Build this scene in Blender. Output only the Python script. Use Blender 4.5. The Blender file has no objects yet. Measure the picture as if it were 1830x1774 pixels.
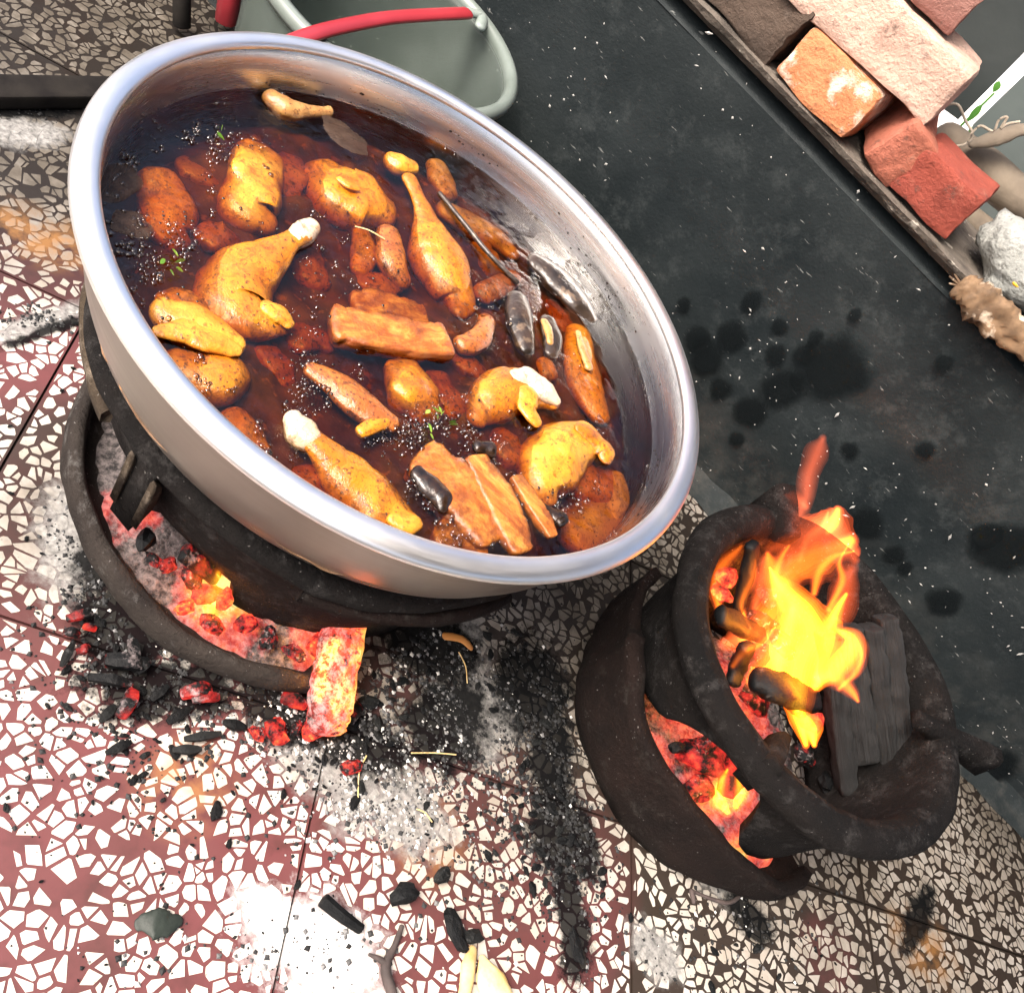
import bpy, bmesh, math, random
import numpy as np
from mathutils import Vector, Matrix, noise
R_ = math.radians
random.seed(7)
scene = bpy.context.scene
COL = scene.collection

# ------------------------------------------------------------------ camera
PW, PH, FPX = 1830.0, 1774.0, 1700.0
CAM = Vector((0, 0, 0.7645))
_p, _r = R_(42.4566), R_(45.7921)
FW = Vector((0, math.cos(_p), -math.sin(_p)))
_rt = Vector((1, 0, 0)); _up = _rt.cross(FW)
RT = math.cos(_r) * _rt + math.sin(_r) * _up
DN = math.sin(_r) * _rt - math.cos(_r) * _up
cd = bpy.data.cameras.new('camera'); cam = bpy.data.objects.new('camera', cd); COL.objects.link(cam)
cam.matrix_world = Matrix(((RT.x, -DN.x, -FW.x, CAM.x), (RT.y, -DN.y, -FW.y, CAM.y), (RT.z, -DN.z, -FW.z, CAM.z), (0, 0, 0, 1)))
cd.sensor_width = 36; cd.lens = FPX / PW * 36; cd.clip_start = 0.01; cd.clip_end = 200
scene.camera = cam

# ------------------------------------------------------------------ light
SUN_EL, SUN_AZ = 52, 215           # azimuth: clockwise from +Y
w = bpy.data.worlds.new('World'); scene.world = w; w.use_nodes = True
nt = w.node_tree; bg = nt.nodes['Background']
sky = nt.nodes.new('ShaderNodeTexSky'); sky.sky_type = 'NISHITA'; sky.sun_disc = False
sky.sun_elevation = R_(SUN_EL); sky.sun_rotation = R_(SUN_AZ); sky.air_density = 0.7; sky.dust_density = 8.0; sky.ozone_density = 0.6
nt.links.new(sky.outputs[0], bg.inputs[0]); bg.inputs[1].default_value = 0.15
sl = bpy.data.lights.new('sun', 'SUN'); so = bpy.data.objects.new('sun', sl); COL.objects.link(so)
sl.energy = 1.0; sl.angle = R_(20); sl.color = (1, 0.95, 0.88)
_d = Vector((math.sin(R_(SUN_AZ)) * math.cos(R_(SUN_EL)), math.cos(R_(SUN_AZ)) * math.cos(R_(SUN_EL)), math.sin(R_(SUN_EL))))
so.rotation_euler = (-_d).to_track_quat('-Z', 'Y').to_euler(); so.location = (1, -1, 3)
vs = scene.view_settings; vs.view_transform = 'Standard'; vs.look = 'None'; vs.gamma = 1; vs.use_curve_mapping = False
vs.exposure = 1.6
cy = scene.cycles
cy.use_denoising = True; cy.max_bounces = 8; cy.transparent_max_bounces = 24; cy.volume_bounces = 0
cy.caustics_reflective = False; cy.caustics_refractive = False; cy.sample_clamp_indirect = 6

# ------------------------------------------------------------------ helpers
def ray(px, py):
    return FW + RT * ((px - PW / 2) / FPX) + DN * ((py - PH / 2) / FPX)
def at(px, py, z=0.0):
    d = ray(px, py); return CAM + d * ((z - CAM.z) / d.z)
def aty(px, py, y):
    d = ray(px, py); return CAM + d * (y / d.y)
def proj(p):
    d = p - CAM; z = d.dot(FW)
    return (PW / 2 + FPX * d.dot(RT) / z, PH / 2 + FPX * d.dot(DN) / z, z)
def pxm(p): return (p - CAM).dot(FW) / FPX      # metres per photo pixel there

def tag(o, label=None, cat=None, group=None, kind=None):
    if label: o['label'] = label
    if cat: o['category'] = cat
    if group: o['group'] = group
    if kind: o['kind'] = kind
    return o
def link(name, me, mat=None, parent=None, smooth=True):
    o = bpy.data.objects.new(name, me); COL.objects.link(o)
    if mat and not me.materials: me.materials.append(mat)
    if parent is not None: o.parent = parent
    if smooth:
        me.polygons.foreach_set('use_smooth', [True] * len(me.polygons))
    return o
def mesh(name, verts, faces, mat=None, parent=None, smooth=True):
    me = bpy.data.meshes.new(name); me.from_pydata([tuple(v) for v in verts], [], faces); me.update()
    return link(name, me, mat, parent, smooth)
def empty(name, loc=(0, 0, 0)):
    o = bpy.data.objects.new(name, None); COL.objects.link(o); o.location = loc; o.empty_display_size = .02
    return o
def child(o, parent):
    """parent keeping world place (parents are unrotated empties or meshes at the origin)"""
    o.parent = parent; o.matrix_parent_inverse = Matrix.Translation(-Vector(parent.location)); return o
def fattr(o, name, vals):
    a = o.data.attributes.new(name, 'FLOAT', 'POINT'); a.data.foreach_set('value', vals)

# ---- node materials
class M:
    def __init__(s, name):
        s.m = bpy.data.materials.new(name); s.m.use_nodes = True; s.t = s.m.node_tree
        s.b = s.t.nodes['Principled BSDF']; s.out = s.t.nodes['Material Output']
    def n(s, typ, **kw):
        nd = s.t.nodes.new(typ)
        for k, v in kw.items():
            if k.startswith('i_'): nd.inputs[k[2:].replace('_', ' ')].default_value = v
            else: setattr(nd, k, v)
        return nd
    def l(s, a, b): s.t.links.new(a, b)
    def coord(s, kind='Object'):
        if kind == 'Position': return s.n('ShaderNodeNewGeometry').outputs['Position']
        return s.n('ShaderNodeTexCoord').outputs[kind]
    def noise(s, co, scale, detail=4, rough=.55, dist=0):
        nd = s.n('ShaderNodeTexNoise'); nd.inputs['Scale'].default_value = scale; nd.inputs['Detail'].default_value = detail
        nd.inputs['Roughness'].default_value = rough; nd.inputs['Distortion'].default_value = dist
        s.l(co, nd.inputs['Vector']); return nd.outputs['Fac']
    def ramp(s, fac, stops):
        nd = s.n('ShaderNodeValToRGB'); e = nd.color_ramp.elements
        while len(e) < len(stops): e.new(.5)
        for k, (p, c) in enumerate(stops):
            e[k].position = p; c = (c, c, c) if isinstance(c, (int, float)) else c; e[k].color = (c[0], c[1], c[2], 1)
        s.l(fac, nd.inputs[0]); return nd.outputs[0]
    def mrange(s, v, a, b, c=0, d=1):
        nd = s.n('ShaderNodeMapRange'); nd.clamp = True
        for k, x in zip(('From Min', 'From Max', 'To Min', 'To Max'), (a, b, c, d)): nd.inputs[k].default_value = x
        s.l(v, nd.inputs['Value']); return nd.outputs[0]
    def math(s, op, a, b=0.5, clamp=False):
        nd = s.n('ShaderNodeMath', operation=op); nd.use_clamp = clamp
        for k, x in enumerate((a, b)):
            if isinstance(x, (int, float)): nd.inputs[k].default_value = x
            else: s.l(x, nd.inputs[k])
        return nd.outputs[0]
    def mix(s, fac, a, b, blend='MIX'):
        nd = s.n('ShaderNodeMix'); nd.data_type = 'RGBA'; nd.blend_type = blend
        for k, x in ((0, fac), (6, a), (7, b)):
            if isinstance(x, (int, float)): nd.inputs[k].default_value = x
            elif isinstance(x, tuple): nd.inputs[k].default_value = (x[0], x[1], x[2], 1)
            else: s.l(x, nd.inputs[k])
        return nd.outputs[2]
    def attr(s, name): return s.n('ShaderNodeAttribute', attribute_name=name).outputs['Fac']
    def bump(s, h, strength=.3, dist=.002):
        nd = s.n('ShaderNodeBump'); nd.inputs['Strength'].default_value = strength; nd.inputs['Distance'].default_value = dist
        s.l(h, nd.inputs['Height']); s.l(nd.outputs[0], s.b.inputs['Normal']); return nd
    def set(s, **kw):
        for k, v in kw.items():
            i = s.b.inputs[k.replace('_', ' ')]
            if isinstance(v, tuple) and len(v) == 3: v = (*v, 1)
            if hasattr(v, 'links') or isinstance(v, bpy.types.NodeSocket): s.l(v, i)
            else: i.default_value = v
        return s

def simple(name, c1, c2, scale=12, rough=.6, metal=0, bump=.3, bscale=80, bdist=.002, co='Object', lo=.35, hi=.65, c3=None, s3=40, t3=.62, coat=0, spec=.5):
    m = M(name); c = m.coord(co)
    f = m.mrange(m.noise(c, scale, 5), lo, hi)
    col = m.mix(f, c1, c2)
    if c3: col = m.mix(m.mrange(m.noise(c, s3, 4), t3, t3 + .08), col, c3)
    m.set(Base_Color=col, Roughness=rough, Metallic=metal, Coat_Weight=coat, Specular_IOR_Level=spec)
    m.b.inputs['Coat Roughness'].default_value = .08
    if bump: m.bump(m.noise(c, bscale, 5), bump, bdist)
    return m.m

# ------------------------------------------------------------------ shape builders
def shell(name, c, phis, section, mat, parent=None, wob=0, seed=0, smooth=True, closed=False):
    """sweep a closed (r, z) cross-section round a vertical axis through c over the angles phis"""
    V, F = [], []; n = None
    for i, ph in enumerate(phis):
        sec = section(ph); n = len(sec)
        for (r, z) in sec:
            a = R_(ph)
            p = Vector((math.cos(a) * r, math.sin(a) * r, z))
            if wob:
                k = noise.noise(p * 9 + Vector((seed, 0, 0))) * wob + noise.noise(p * 38 + Vector((seed, 0, 0))) * wob * .35; r2 = r + k
                p = Vector((math.cos(a) * r2, math.sin(a) * r2, z + noise.noise(p * 11 + Vector((0, seed, 3))) * wob * .5 * (1 if z > .012 else 0)))
            V.append(Vector((c[0], c[1], 0)) + p)
    m = len(phis)
    for i in range(m if closed else m - 1):
        j = (i + 1) % m
        for k in range(n):
            l = (k + 1) % n
            F.append((i * n + k, j * n + k, j * n + l, i * n + l))
    if not closed:
        F.append(tuple(range(n - 1, -1, -1))); F.append(tuple((m - 1) * n + k for k in range(n)))
    return mesh(name, V, F, mat, parent, smooth)

def lathe(name, c, prof, mat, parent=None, seg=96):
    V, F = [], []
    n = len(prof)
    for i in range(seg):
        a = 2 * math.pi * i / seg
        for (r, z) in prof: V.append((c[0] + r * math.cos(a), c[1] + r * math.sin(a), z))
    for i in range(seg):
        j = (i + 1) % seg
        for k in range(n - 1): F.append((i * n + k, j * n + k, j * n + k + 1, i * n + k + 1))
    return mesh(name, V, F, mat, parent)

def crom(P, sub):
    out = []
    for i in range(len(P) - 1):
        p0 = P[max(i - 1, 0)]; p1 = P[i]; p2 = P[i + 1]; p3 = P[min(i + 2, len(P) - 1)]
        for k in range(sub):
            t = k / sub
            out.append(tuple(.5 * (2 * b + (c - a) * t + (2 * a - 5 * b + 4 * c - d) * t * t + (3 * b - a - 3 * c + d) * t ** 3) for a, b, c, d in zip(p0, p1, p2, p3)))
    out.append(tuple(P[-1])); return out

def tube(name, pts, mat, parent=None, flat=.75, seg=16, amp=.10, freq=30, sub=4, ends=.75, up=Vector((0, 0, 1)), sharp=0, smooth=True, crease=0):
    """closed organic body round a spine; pts: (Vector, half width)"""
    P = crom([(p.x, p.y, p.z, r) for p, r in pts], sub)
    S = [(Vector(p[:3]), max(p[3], 1e-4)) for p in P]
    t0 = (S[1][0] - S[0][0]).normalized(); t1 = (S[-1][0] - S[-2][0]).normalized()
    pre = [(S[0][0] - t0 * S[0][1] * ends * math.sin(a), S[0][1] * math.cos(a)) for a in (1.5, 1.15, .8, .4)]
    post = [(S[-1][0] + t1 * S[-1][1] * ends * math.sin(a), S[-1][1] * math.cos(a)) for a in (.4, .8, 1.15, 1.5)]
    S = pre + S + post
    V, F, tt, vv = [], [], [], []
    off = Vector((random.random() * 50, random.random() * 50, 0))
    N = len(S)
    for i, (p, r) in enumerate(S):
        a = S[max(i - 1, 0)][0]; b = S[min(i + 1, N - 1)][0]
        T = (b - a).normalized(); side = T.cross(up)
        if side.length < 1e-3: side = T.cross(Vector((1, 0, 0)))
        side.normalize(); u = side.cross(T).normalized()
        for k in range(seg):
            th = 2 * math.pi * k / seg; cs, sn = math.cos(th), math.sin(th)
            if sharp:
                q = max(abs(cs), abs(sn)); s_ = (1 - sharp) + sharp / q; cs, sn = cs * s_, sn * s_
            q = p + side * (cs * r) + u * (sn * r * flat)
            nn = (q - p)
            kx = noise.noise(q * freq + off) * amp + noise.noise(q * freq * 2.7 + off) * amp * .45
            if crease: kx -= crease * max(0, 1 - abs(noise.noise(q * freq * 1.6 + off * 2)) * 7)
            V.append(q + nn * kx); tt.append(i / (N - 1)); vv.append(cs)
    for i in range(N - 1):
        for k in range(seg):
            l = (k + 1) % seg
            F.append((i * seg + k, i * seg + l, (i + 1) * seg + l, (i + 1) * seg + k))
    F.append(tuple(range(seg - 1, -1, -1))); F.append(tuple((N - 1) * seg + k for k in range(seg)))
    o = mesh(name, V, F, mat, parent, smooth)
    fattr(o, 't', tt); fattr(o, 'v', vv)
    return o

def rough_box(name, size, mat, parent=None, cuts=5, amp=.004, freq=14, bevel=.006, seed=0, chip=0):
    bm = bmesh.new(); bmesh.ops.create_cube(bm, size=1)
    for v in bm.verts: v.co = Vector((v.co.x * size[0], v.co.y * size[1], v.co.z * size[2]))
    if bevel: bmesh.ops.bevel(bm, geom=bm.edges[:], offset=bevel, segments=2, profile=.6, affect='EDGES')
    bmesh.ops.subdivide_edges(bm, edges=bm.edges[:], cuts=cuts, use_grid_fill=True)
    for v in bm.verts:
        s = Vector((seed * 3.1, seed * 1.7, seed))
        d = noise.noise_vector(v.co * freq + s) * amp + noise.noise_vector(v.co * freq * 4 + s) * amp * .35
        v.co += d
    me = bpy.data.meshes.new(name); bm.to_mesh(me); bm.free()
    return link(name, me, mat, parent)

def lump_mesh(name, size, seed, mat, jag=.35, sub=2, freq=1.4):
    """angular charcoal-like lump of about unit half-size times size"""
    bm = bmesh.new(); bmesh.ops.create_icosphere(bm, subdivisions=sub, radius=1)
    s = Vector((seed * 7.3, seed * 2.9, seed * 5.1))
    for v in bm.verts:
        k = 1 + noise.cell(v.co * freq + s) * jag * .5 + noise.noise(v.co * 1.7 + s) * jag + noise.noise(v.co * 4.3 + s) * jag * .3
        v.co = Vector((v.co.x * size[0], v.co.y * size[1], v.co.z * size[2])) * k
    me = bpy.data.meshes.new(name); bm.to_mesh(me); bm.free(); me.materials.append(mat)
    return me

# ------------------------------------------------------------------ materials
C1 = (-0.173, 0.635)      # axis of the basin and of the stove under it
C2 = (0.345, 0.785)       # axis of the small stove
LV = 0.253                # broth level

def floor_mat(name, c_a, c_b, chip):
    m = M(name); co = m.coord('Position')
    def blob(px, py, a, b, ang=0, soft=.25):
        p = at(px, py, 0)
        mp = m.n('ShaderNodeMapping', vector_type='TEXTURE')
        mp.inputs['Location'].default_value = (p.x, p.y, 0); mp.inputs['Rotation'].default_value = (0, 0, R_(ang)); mp.inputs['Scale'].default_value = (a, b, 1)
        m.l(co, mp.inputs['Vector'])
        ln = m.n('ShaderNodeVectorMath', operation='LENGTH'); m.l(mp.outputs[0], ln.inputs[0])
        return m.mrange(ln.outputs['Value'], 1, soft, 0, 1)
    def union(bl):
        r = None
        for b in bl:
            x = blob(*b); r = x if r is None else m.math('MAXIMUM', r, x)
        return r
    fine = m.noise(co, 170, 6, .65); mid = m.noise(co, 38, 5, .6); big = m.noise(co, 7, 4)
    base = m.mix(m.mrange(big, .35, .65), c_a, c_b)
    if not chip:
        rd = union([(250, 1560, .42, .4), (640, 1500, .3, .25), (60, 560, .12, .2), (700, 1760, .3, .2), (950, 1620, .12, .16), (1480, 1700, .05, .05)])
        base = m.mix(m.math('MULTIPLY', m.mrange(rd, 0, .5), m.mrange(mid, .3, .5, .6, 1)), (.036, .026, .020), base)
    if chip:
        base = m.mix(m.math('MULTIPLY', m.attr('tone'), .42), base, (.42, .34, .25))
        base = m.mix(m.mrange(m.noise(co, 420, 3), .66, .72, 0, .6), base, (.06, .05, .04))
    # brown kitchen grime, with the shade of the far left painted in
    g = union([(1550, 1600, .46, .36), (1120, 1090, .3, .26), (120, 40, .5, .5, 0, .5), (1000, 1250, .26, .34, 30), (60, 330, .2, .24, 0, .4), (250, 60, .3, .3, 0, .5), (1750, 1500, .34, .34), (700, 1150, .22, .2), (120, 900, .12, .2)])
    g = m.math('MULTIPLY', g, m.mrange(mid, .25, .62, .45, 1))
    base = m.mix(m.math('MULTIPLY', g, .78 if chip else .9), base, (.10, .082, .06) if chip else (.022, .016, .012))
    shade_grime = union([(140, 20, .62, .5, 0, .55), (330, 40, .4, .4, 0, .6), (1110, 1080, .22, .2, 0, .4), (1180, 960, .2, .2, 0, .4), (40, 200, .3, .2, 0, .4), (1780, 1400, .2, .16, 0, .4)])  # heavier grime that also paints shade at far left and between the stoves
    base = m.mix(m.math('MULTIPLY', shade_grime, m.mrange(mid, .3, .6, .62, .9)), base, (.055, .046, .034) if chip else (.012, .0095, .0075))
    o = union([(1650, 1690, .07, .05, 20), (60, 420, .1, .05, 40), (330, 1400, .05, .05), (760, 1500, .05, .05)])  # ochre stains; the lower-right one paints a warm dappled sun patch
    base = m.mix(m.math('MULTIPLY', o, m.mrange(mid, .4, .6, 0, .55)), base, (.36, .17, .05))
    # pale ash film
    a = union([(725, 1450, .085, .06, 20), (640, 1420, .05, .06), (560, 1330, .1, .06), (160, 940, .07, .12, 30), (790, 1110, .1, .07), (60, 580, .12, .02, 88), (1280, 1560, .06, .05, 10), (1170, 1700, .06, .04), (860, 1270, .08, .08), (30, 235, .09, .04, 70)])
    am = m.mrange(m.math('ADD', m.math('MULTIPLY', a, .6), m.noise(co, 34, 8, .75)), .72, 1.0)
    base = m.mix(m.math('MULTIPLY', am, .9), base, m.mix(m.mrange(fine, .35, .65), (.13, .13, .125), (.34, .335, .32)))
    glare_powder = union([(560, 1690, .12, .07, 20), (480, 1640, .06, .04)])  # white powder patch that also paints sun glare into the floor colour
    base = m.mix(m.mrange(m.math('ADD', m.math('MULTIPLY', glare_powder, .6), m.noise(co, 30, 8, .75)), .80, 1.06, 0, .8), base, (.70, .70, .69))
    # black soot
    s = union([(985, 1340, .05, .11, 35, .3), (1000, 1480, .06, .08, 15, .3), (1015, 1600, .03, .09, 45, .3), (950, 1230, .08, .10, 20, .3), (1040, 1520, .04, .05, 60, .3), (770, 1150, .1, .08, 30), (800, 1290, .08, .1, 10), (540, 1275, .13, .05, 28), (220, 1130, .06, .12, 60), (210, 1000, .05, .07), (300, 1230, .12, .05, 50), (90, 590, .11, .012, 88, .1), (1340, 1640, .06, .035, 10), (1030, 1690, .03, .06, 20), (20, 195, .12, .022, 72), (660, 1330, .1, .05, 30), (1640, 1640, .1, .03, 80)])
    sm = m.mrange(m.math('ADD', m.math('MULTIPLY', s, .62), m.noise(co, 40, 8, .75)), .74, .95)
    base = m.mix(m.math('MULTIPLY', sm, .96), base, (.0035, .004, .0045))
    m.set(Base_Color=base, Roughness=m.math('ADD', m.mrange(mid, .3, .7, .34, .6), m.math('MULTIPLY', sm, .4)), Specular_IOR_Level=m.mrange(m.math('MAXIMUM', sm, am), 0, 1, .4, .06))
    m.bump(fine, .12, .001)
    return m.m

MT = {}
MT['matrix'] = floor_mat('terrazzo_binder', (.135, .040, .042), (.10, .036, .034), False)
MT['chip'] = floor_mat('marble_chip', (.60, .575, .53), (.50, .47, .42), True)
MT['grout'] = simple('dark_joint', (.012, .010, .008), (.03, .024, .02), 60, .9, spec=.1)
# steel
def steel(name, c, rough, spots):
    m = M(name); co = m.coord('Position')
    mp = m.n('ShaderNodeMapping'); mp.inputs['Scale'].default_value = (1, 1, 34); m.l(co, mp.inputs['Vector'])
    br = m.noise(mp.outputs[0], 14, 6, .6); cl = m.noise(co, 9, 4)
    col = m.mix(m.mrange(cl, .35, .7), c, tuple(x * .82 for x in c))
    r = m.math('ADD', m.mrange(br, .3, .7, rough - .05, rough + .07), m.mrange(cl, .4, .7, 0, .1))
    if spots:
        sp = m.mrange(m.noise(co, 210, 5, .7), .66, .70)
        sp = m.math('MULTIPLY', sp, m.mrange(m.noise(co, 12, 3), .5, .6))
        col = m.mix(sp, col, (.015, .011, .009)); r = m.math('MAXIMUM', r, m.math('MULTIPLY', sp, .8))
        m.set(Metallic=m.math('SUBTRACT', 1, sp))
    else: m.set(Metallic=1.0)
    m.set(Base_Color=col, Roughness=r); m.bump(br, .05, .0006)
    return m.m
MT['steel'] = steel('brushed_steel', (.66, .655, .65), .21, True)
MT['steel_out'] = steel('warm_brushed_steel', (.33, .295, .265), .33, False)
MT['steel_rim'] = steel('polished_steel', (.95, .945, .93), .36, False)
# stoves
def clay(name, c1, c2, ash, at_):
    m = M(name); co = m.coord('Position')
    n1 = m.noise(co, 16, 6, .6); n2 = m.math('ADD', m.noise(co, 240, 5, .75), m.math('MULTIPLY', m.noise(co, 55, 5, .7), 1.6)); n3 = m.noise(co, 34, 8, .8)
    col = m.mix(m.mrange(n1, .35, .65), c1, c2)
    col = m.mix(m.mrange(n3, at_, at_ + .12, 0, .8), col, ash)
    col = m.mix(m.mrange(m.noise(co, 300, 2), .71, .75, 0, .7), col, (.2, .19, .18))
    m.set(Base_Color=col, Roughness=.85, Specular_IOR_Level=.16); m.bump(n2, .9, .0035)
    return m.m
MT['clay_dark'] = clay('sooty_clay', (.0032, .0030, .0030), (.008, .0064, .0058), (.032, .030, .029), .52)
MT['clay_brown'] = clay('burnt_clay', (.006, .0037, .0032), (.0135, .0075, .006), (.036, .032, .028), .55)
MT['clay_ash'] = clay('ashy_clay', (.014, .011, .010), (.034, .028, .024), (.10, .095, .09), .55)
MT['rust'] = clay('rusty_edge', (.025, .018, .014), (.06, .045, .03), (.16, .13, .10), .5)
# coals
def coal(name, hot=None, c=(.0028, .0031, .0034), ash=(.07, .07, .07), at_=.64, unit=False):
    m = M(name); co = m.coord('Object')
    if unit:      # pieces modelled at unit size and scaled: keep the grain size
        sc = m.n('ShaderNodeVectorMath', operation='SCALE'); sc.inputs['Scale'].default_value = .034; m.l(co, sc.inputs[0]); info0 = m.n('ShaderNodeObjectInfo').outputs['Random']
        ad = m.n('ShaderNodeVectorMath', operation='ADD'); m.l(sc.outputs[0], ad.inputs[0]); m.l(info0, ad.inputs[1]); co = ad.outputs[0]
    mp = m.n('ShaderNodeMapping'); mp.inputs['Scale'].default_value = (1, 1, .35); m.l(co, mp.inputs['Vector'])
    n1 = m.noise(mp.outputs[0], 90, 6, .7); n2 = m.noise(co, 30, 4)
    col = m.mix(m.mrange(n2, .35, .7), c, tuple(x * 2.6 for x in c))
    col = m.mix(m.mrange(n1, at_, at_ + .14), col, ash)
    m.set(Base_Color=col, Roughness=.55, Specular_IOR_Level=.16); m.bump(n1, .6, .003)
    if hot:
        info = m.n('ShaderNodeObjectInfo').outputs['Random']
        h = m.math('ADD', m.noise(co, hot[3], 5, .65), m.math('MULTIPLY', m.math('SUBTRACT', info, .5), .18))
        e = m.ramp(h, [(hot[0], (0, 0, 0)), (hot[1], (.62, .022, .018)), ((hot[1] + hot[2]) / 2, (1.0, .11, .04)), (hot[2], (1.0, .42, .06)), (min(hot[2] + .12, 1), (1, .8, .25))])
        m.l(e, m.b.inputs['Emission Color']); m.b.inputs['Emission Strength'].default_value = hot[4]
    return m.m
MT['coal'] = coal('charcoal')
MT['coal_u'] = coal('charcoal_lump', unit=True)
MT['coal_grey'] = coal('greyish_charcoal', None, (.006, .0065, .0065), (.07, .07, .07), .57)
MT['coal_grey_u'] = coal('greyish_charcoal_lump', None, (.006, .0065, .0065), (.07, .07, .07), .57, True)
for _u in ('', '_u'):
  MT['ember' + _u] = coal('red_ember', (.43, .57, .80, 55, .42), ash=(.22, .18, .18), at_=.56, unit=bool(_u))
  MT['ember_hot' + _u] = coal('glowing_ember', (.34, .48, .68, 45, .46), ash=(.25, .2, .19), at_=.64, unit=bool(_u))
  MT['ember_dim' + _u] = coal('dying_ember', (.48, .62, .95, 50, .34), ash=(.2, .17, .17), at_=.54, unit=bool(_u))
def ashbed(name, hotpts):
    m = M(name); co = m.coord('Position')
    n1 = m.noise(co, 150, 6, .7); n2 = m.noise(co, 40, 4)
    col = m.mix(m.mrange(n1, .4, .62), (.02, .018, .018), (.20, .17, .165))
    m.set(Base_Color=col, Roughness=.95); m.bump(n1, 1, .005)
    s = m.attr('hot')
    h = m.math('ADD', s, m.math('MULTIPLY', m.math('SUBTRACT', m.noise(co, 45, 6, .7), .5), 1.1))
    e = m.ramp(h, [(.42, (0, 0, 0)), (.6, (.6, .03, .025)), (.78, (1, .13, .05)), (.92, (1, .5, .08)), (1, (1, .85, .3))])
    m.l(e, m.b.inputs['Emission Color']); m.b.inputs['Emission Strength'].default_value = .34
    return m.m
MT['ashbed'] = ashbed('hot_ash', None)
# food
def skin(name, c1, c2, c3, burn=.63, rough=.28):
    m = M(name); co = m.coord('Object')
    n1 = m.noise(co, 30, 6, .65, .4); n2 = m.noise(co, 85, 7, .7, .6); n3 = m.noise(co, 300, 3, .6)
    col = m.mix(m.mrange(n1, .40, .60), c1, c2)
    col = m.mix(m.mrange(n2, .52, .70, 0, .85), col, c3)
    col = m.mix(m.mrange(m.noise(co, 48, 7, .75, 1.0), .60, .68, 0, .7), col, tuple(x * .5 for x in c3))
    col = m.mix(m.mrange(n3, burn - .035, burn + .02, 0, .85), col, (.07, .022, .008))
    m.set(Base_Color=col, Roughness=rough, Coat_Weight=.5, Specular_IOR_Level=.45)
    m.b.inputs['Coat Roughness'].default_value = .06
    sm_ = m.noise(co, 40, 9, .8, 1.4); col = m.mix(m.mrange(sm_, .54, .64, 0, .75), col, (.13, .034, .006)); col = m.mix(m.mrange(m.noise(co, 120, 6, .7), .58, .66, 0, .7), col, tuple(x * .55 for x in c3))
    rg = m.math('ABSOLUTE', m.math('SUBTRACT', m.noise(co, 62, 5, .6, .8), .5)); msk = m.mrange(m.noise(co, 22, 3), .45, .6)
    col2 = m.mix(m.math('MULTIPLY', m.mrange(rg, .0, .022, .6, 0), msk), col, (.16, .035, .006)); m.set(Base_Color=col2)
    h = m.math('ADD', m.math('ADD', n2, m.math('MULTIPLY', n3, .35)), m.mrange(rg, 0, .05, 0, .12)); bb = m.bump(m.math('ADD', h, m.math('MULTIPLY', m.noise(co, 170, 5, .7), .8)), .34, .003); m.l(bb.outputs[0], m.b.inputs['Coat Normal'])
    return m.m
MT['skin'] = skin('turmeric_skin', (.60, .225, .010), (.47, .135, .006), (.26, .052, .0035))
MT['skin_pale'] = skin('pale_turmeric_skin', (.70, .32, .030), (.58, .205, .011), (.38, .10, .006), .66)
MT['skin_red'] = skin('braised_meat', (.34, .09, .018), (.44, .14, .022), (.16, .035, .010), .60)
MT['cream'] = skin('cream_cartilage', (.72, .62, .47), (.70, .5, .32), (.6, .33, .13), .70)
MT['tan'] = skin('tan_fat', (.52, .28, .09), (.42, .19, .05), (.24, .085, .02), .64)
MT['dark_veg'] = simple('dark_mushroom', (.012, .008, .005), (.045, .027, .017), 40, .3, bump=.7, bscale=130, c3=(.12, .08, .05), s3=70, t3=.58, coat=.25)
def pork(name):
    m = M(name); co = m.coord('Object')
    cx = m.n('ShaderNodeCombineXYZ'); m.l(m.math('MULTIPLY', m.attr('v'), .9), cx.inputs[0]); m.l(m.math('MULTIPLY', m.attr('t'), .9), cx.inputs[1])
    sc = m.n('ShaderNodeVectorMath', operation='SCALE'); sc.inputs['Scale'].default_value = 34; m.l(co, sc.inputs[0])
    ad = m.n('ShaderNodeVectorMath', operation='ADD'); m.l(cx.outputs[0], ad.inputs[0]); m.l(sc.outputs[0], ad.inputs[1])
    n1 = m.noise(ad.outputs[0], 1.0, 7, .68, .3); n2 = m.noise(co, 120, 6, .7); n3 = m.noise(co, 34, 5, .65)
    col = m.ramp(n1, [(.34, (.24, .055, .008)), (.46, (.38, .105, .014)), (.54, (.50, .17, .022)), (.62, (.60, .25, .045)), (.7, (.40, .12, .018))])
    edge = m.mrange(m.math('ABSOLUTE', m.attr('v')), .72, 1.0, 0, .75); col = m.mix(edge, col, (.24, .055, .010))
    col = m.mix(m.mrange(n3, .50, .62, 0, .8), col, (.15, .036, .007)); col = m.mix(m.mrange(n2, .6, .7, 0, .6), col, (.10, .025, .006))
    m.set(Base_Color=col, Roughness=.25, Coat_Weight=.5, Specular_IOR_Level=.5); m.b.inputs['Coat Roughness'].default_value = .08
    bb = m.bump(m.math('ADD', n2, m.math('MULTIPLY', n1, .6)), .45, .004); m.l(bb.outputs[0], m.b.inputs['Coat Normal'])
    return m.m
MT['pork'] = pork('braised_pork')
MT['leaf'] = simple('green_herb', (.10, .26, .03), (.28, .42, .06), 60, .35, bump=.2)
def _thin(mat, f):
    t = mat.node_tree; b = t.nodes['Principled BSDF']; o = t.nodes['Material Output']; mx = t.nodes.new('ShaderNodeMixShader'); tr = t.nodes.new('ShaderNodeBsdfTransparent'); mx.inputs[0].default_value = f
    t.links.new(b.outputs[0], mx.inputs[1]); t.links.new(tr.outputs[0], mx.inputs[2]); t.links.new(mx.outputs[0], o.inputs['Surface']); return mat
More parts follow.
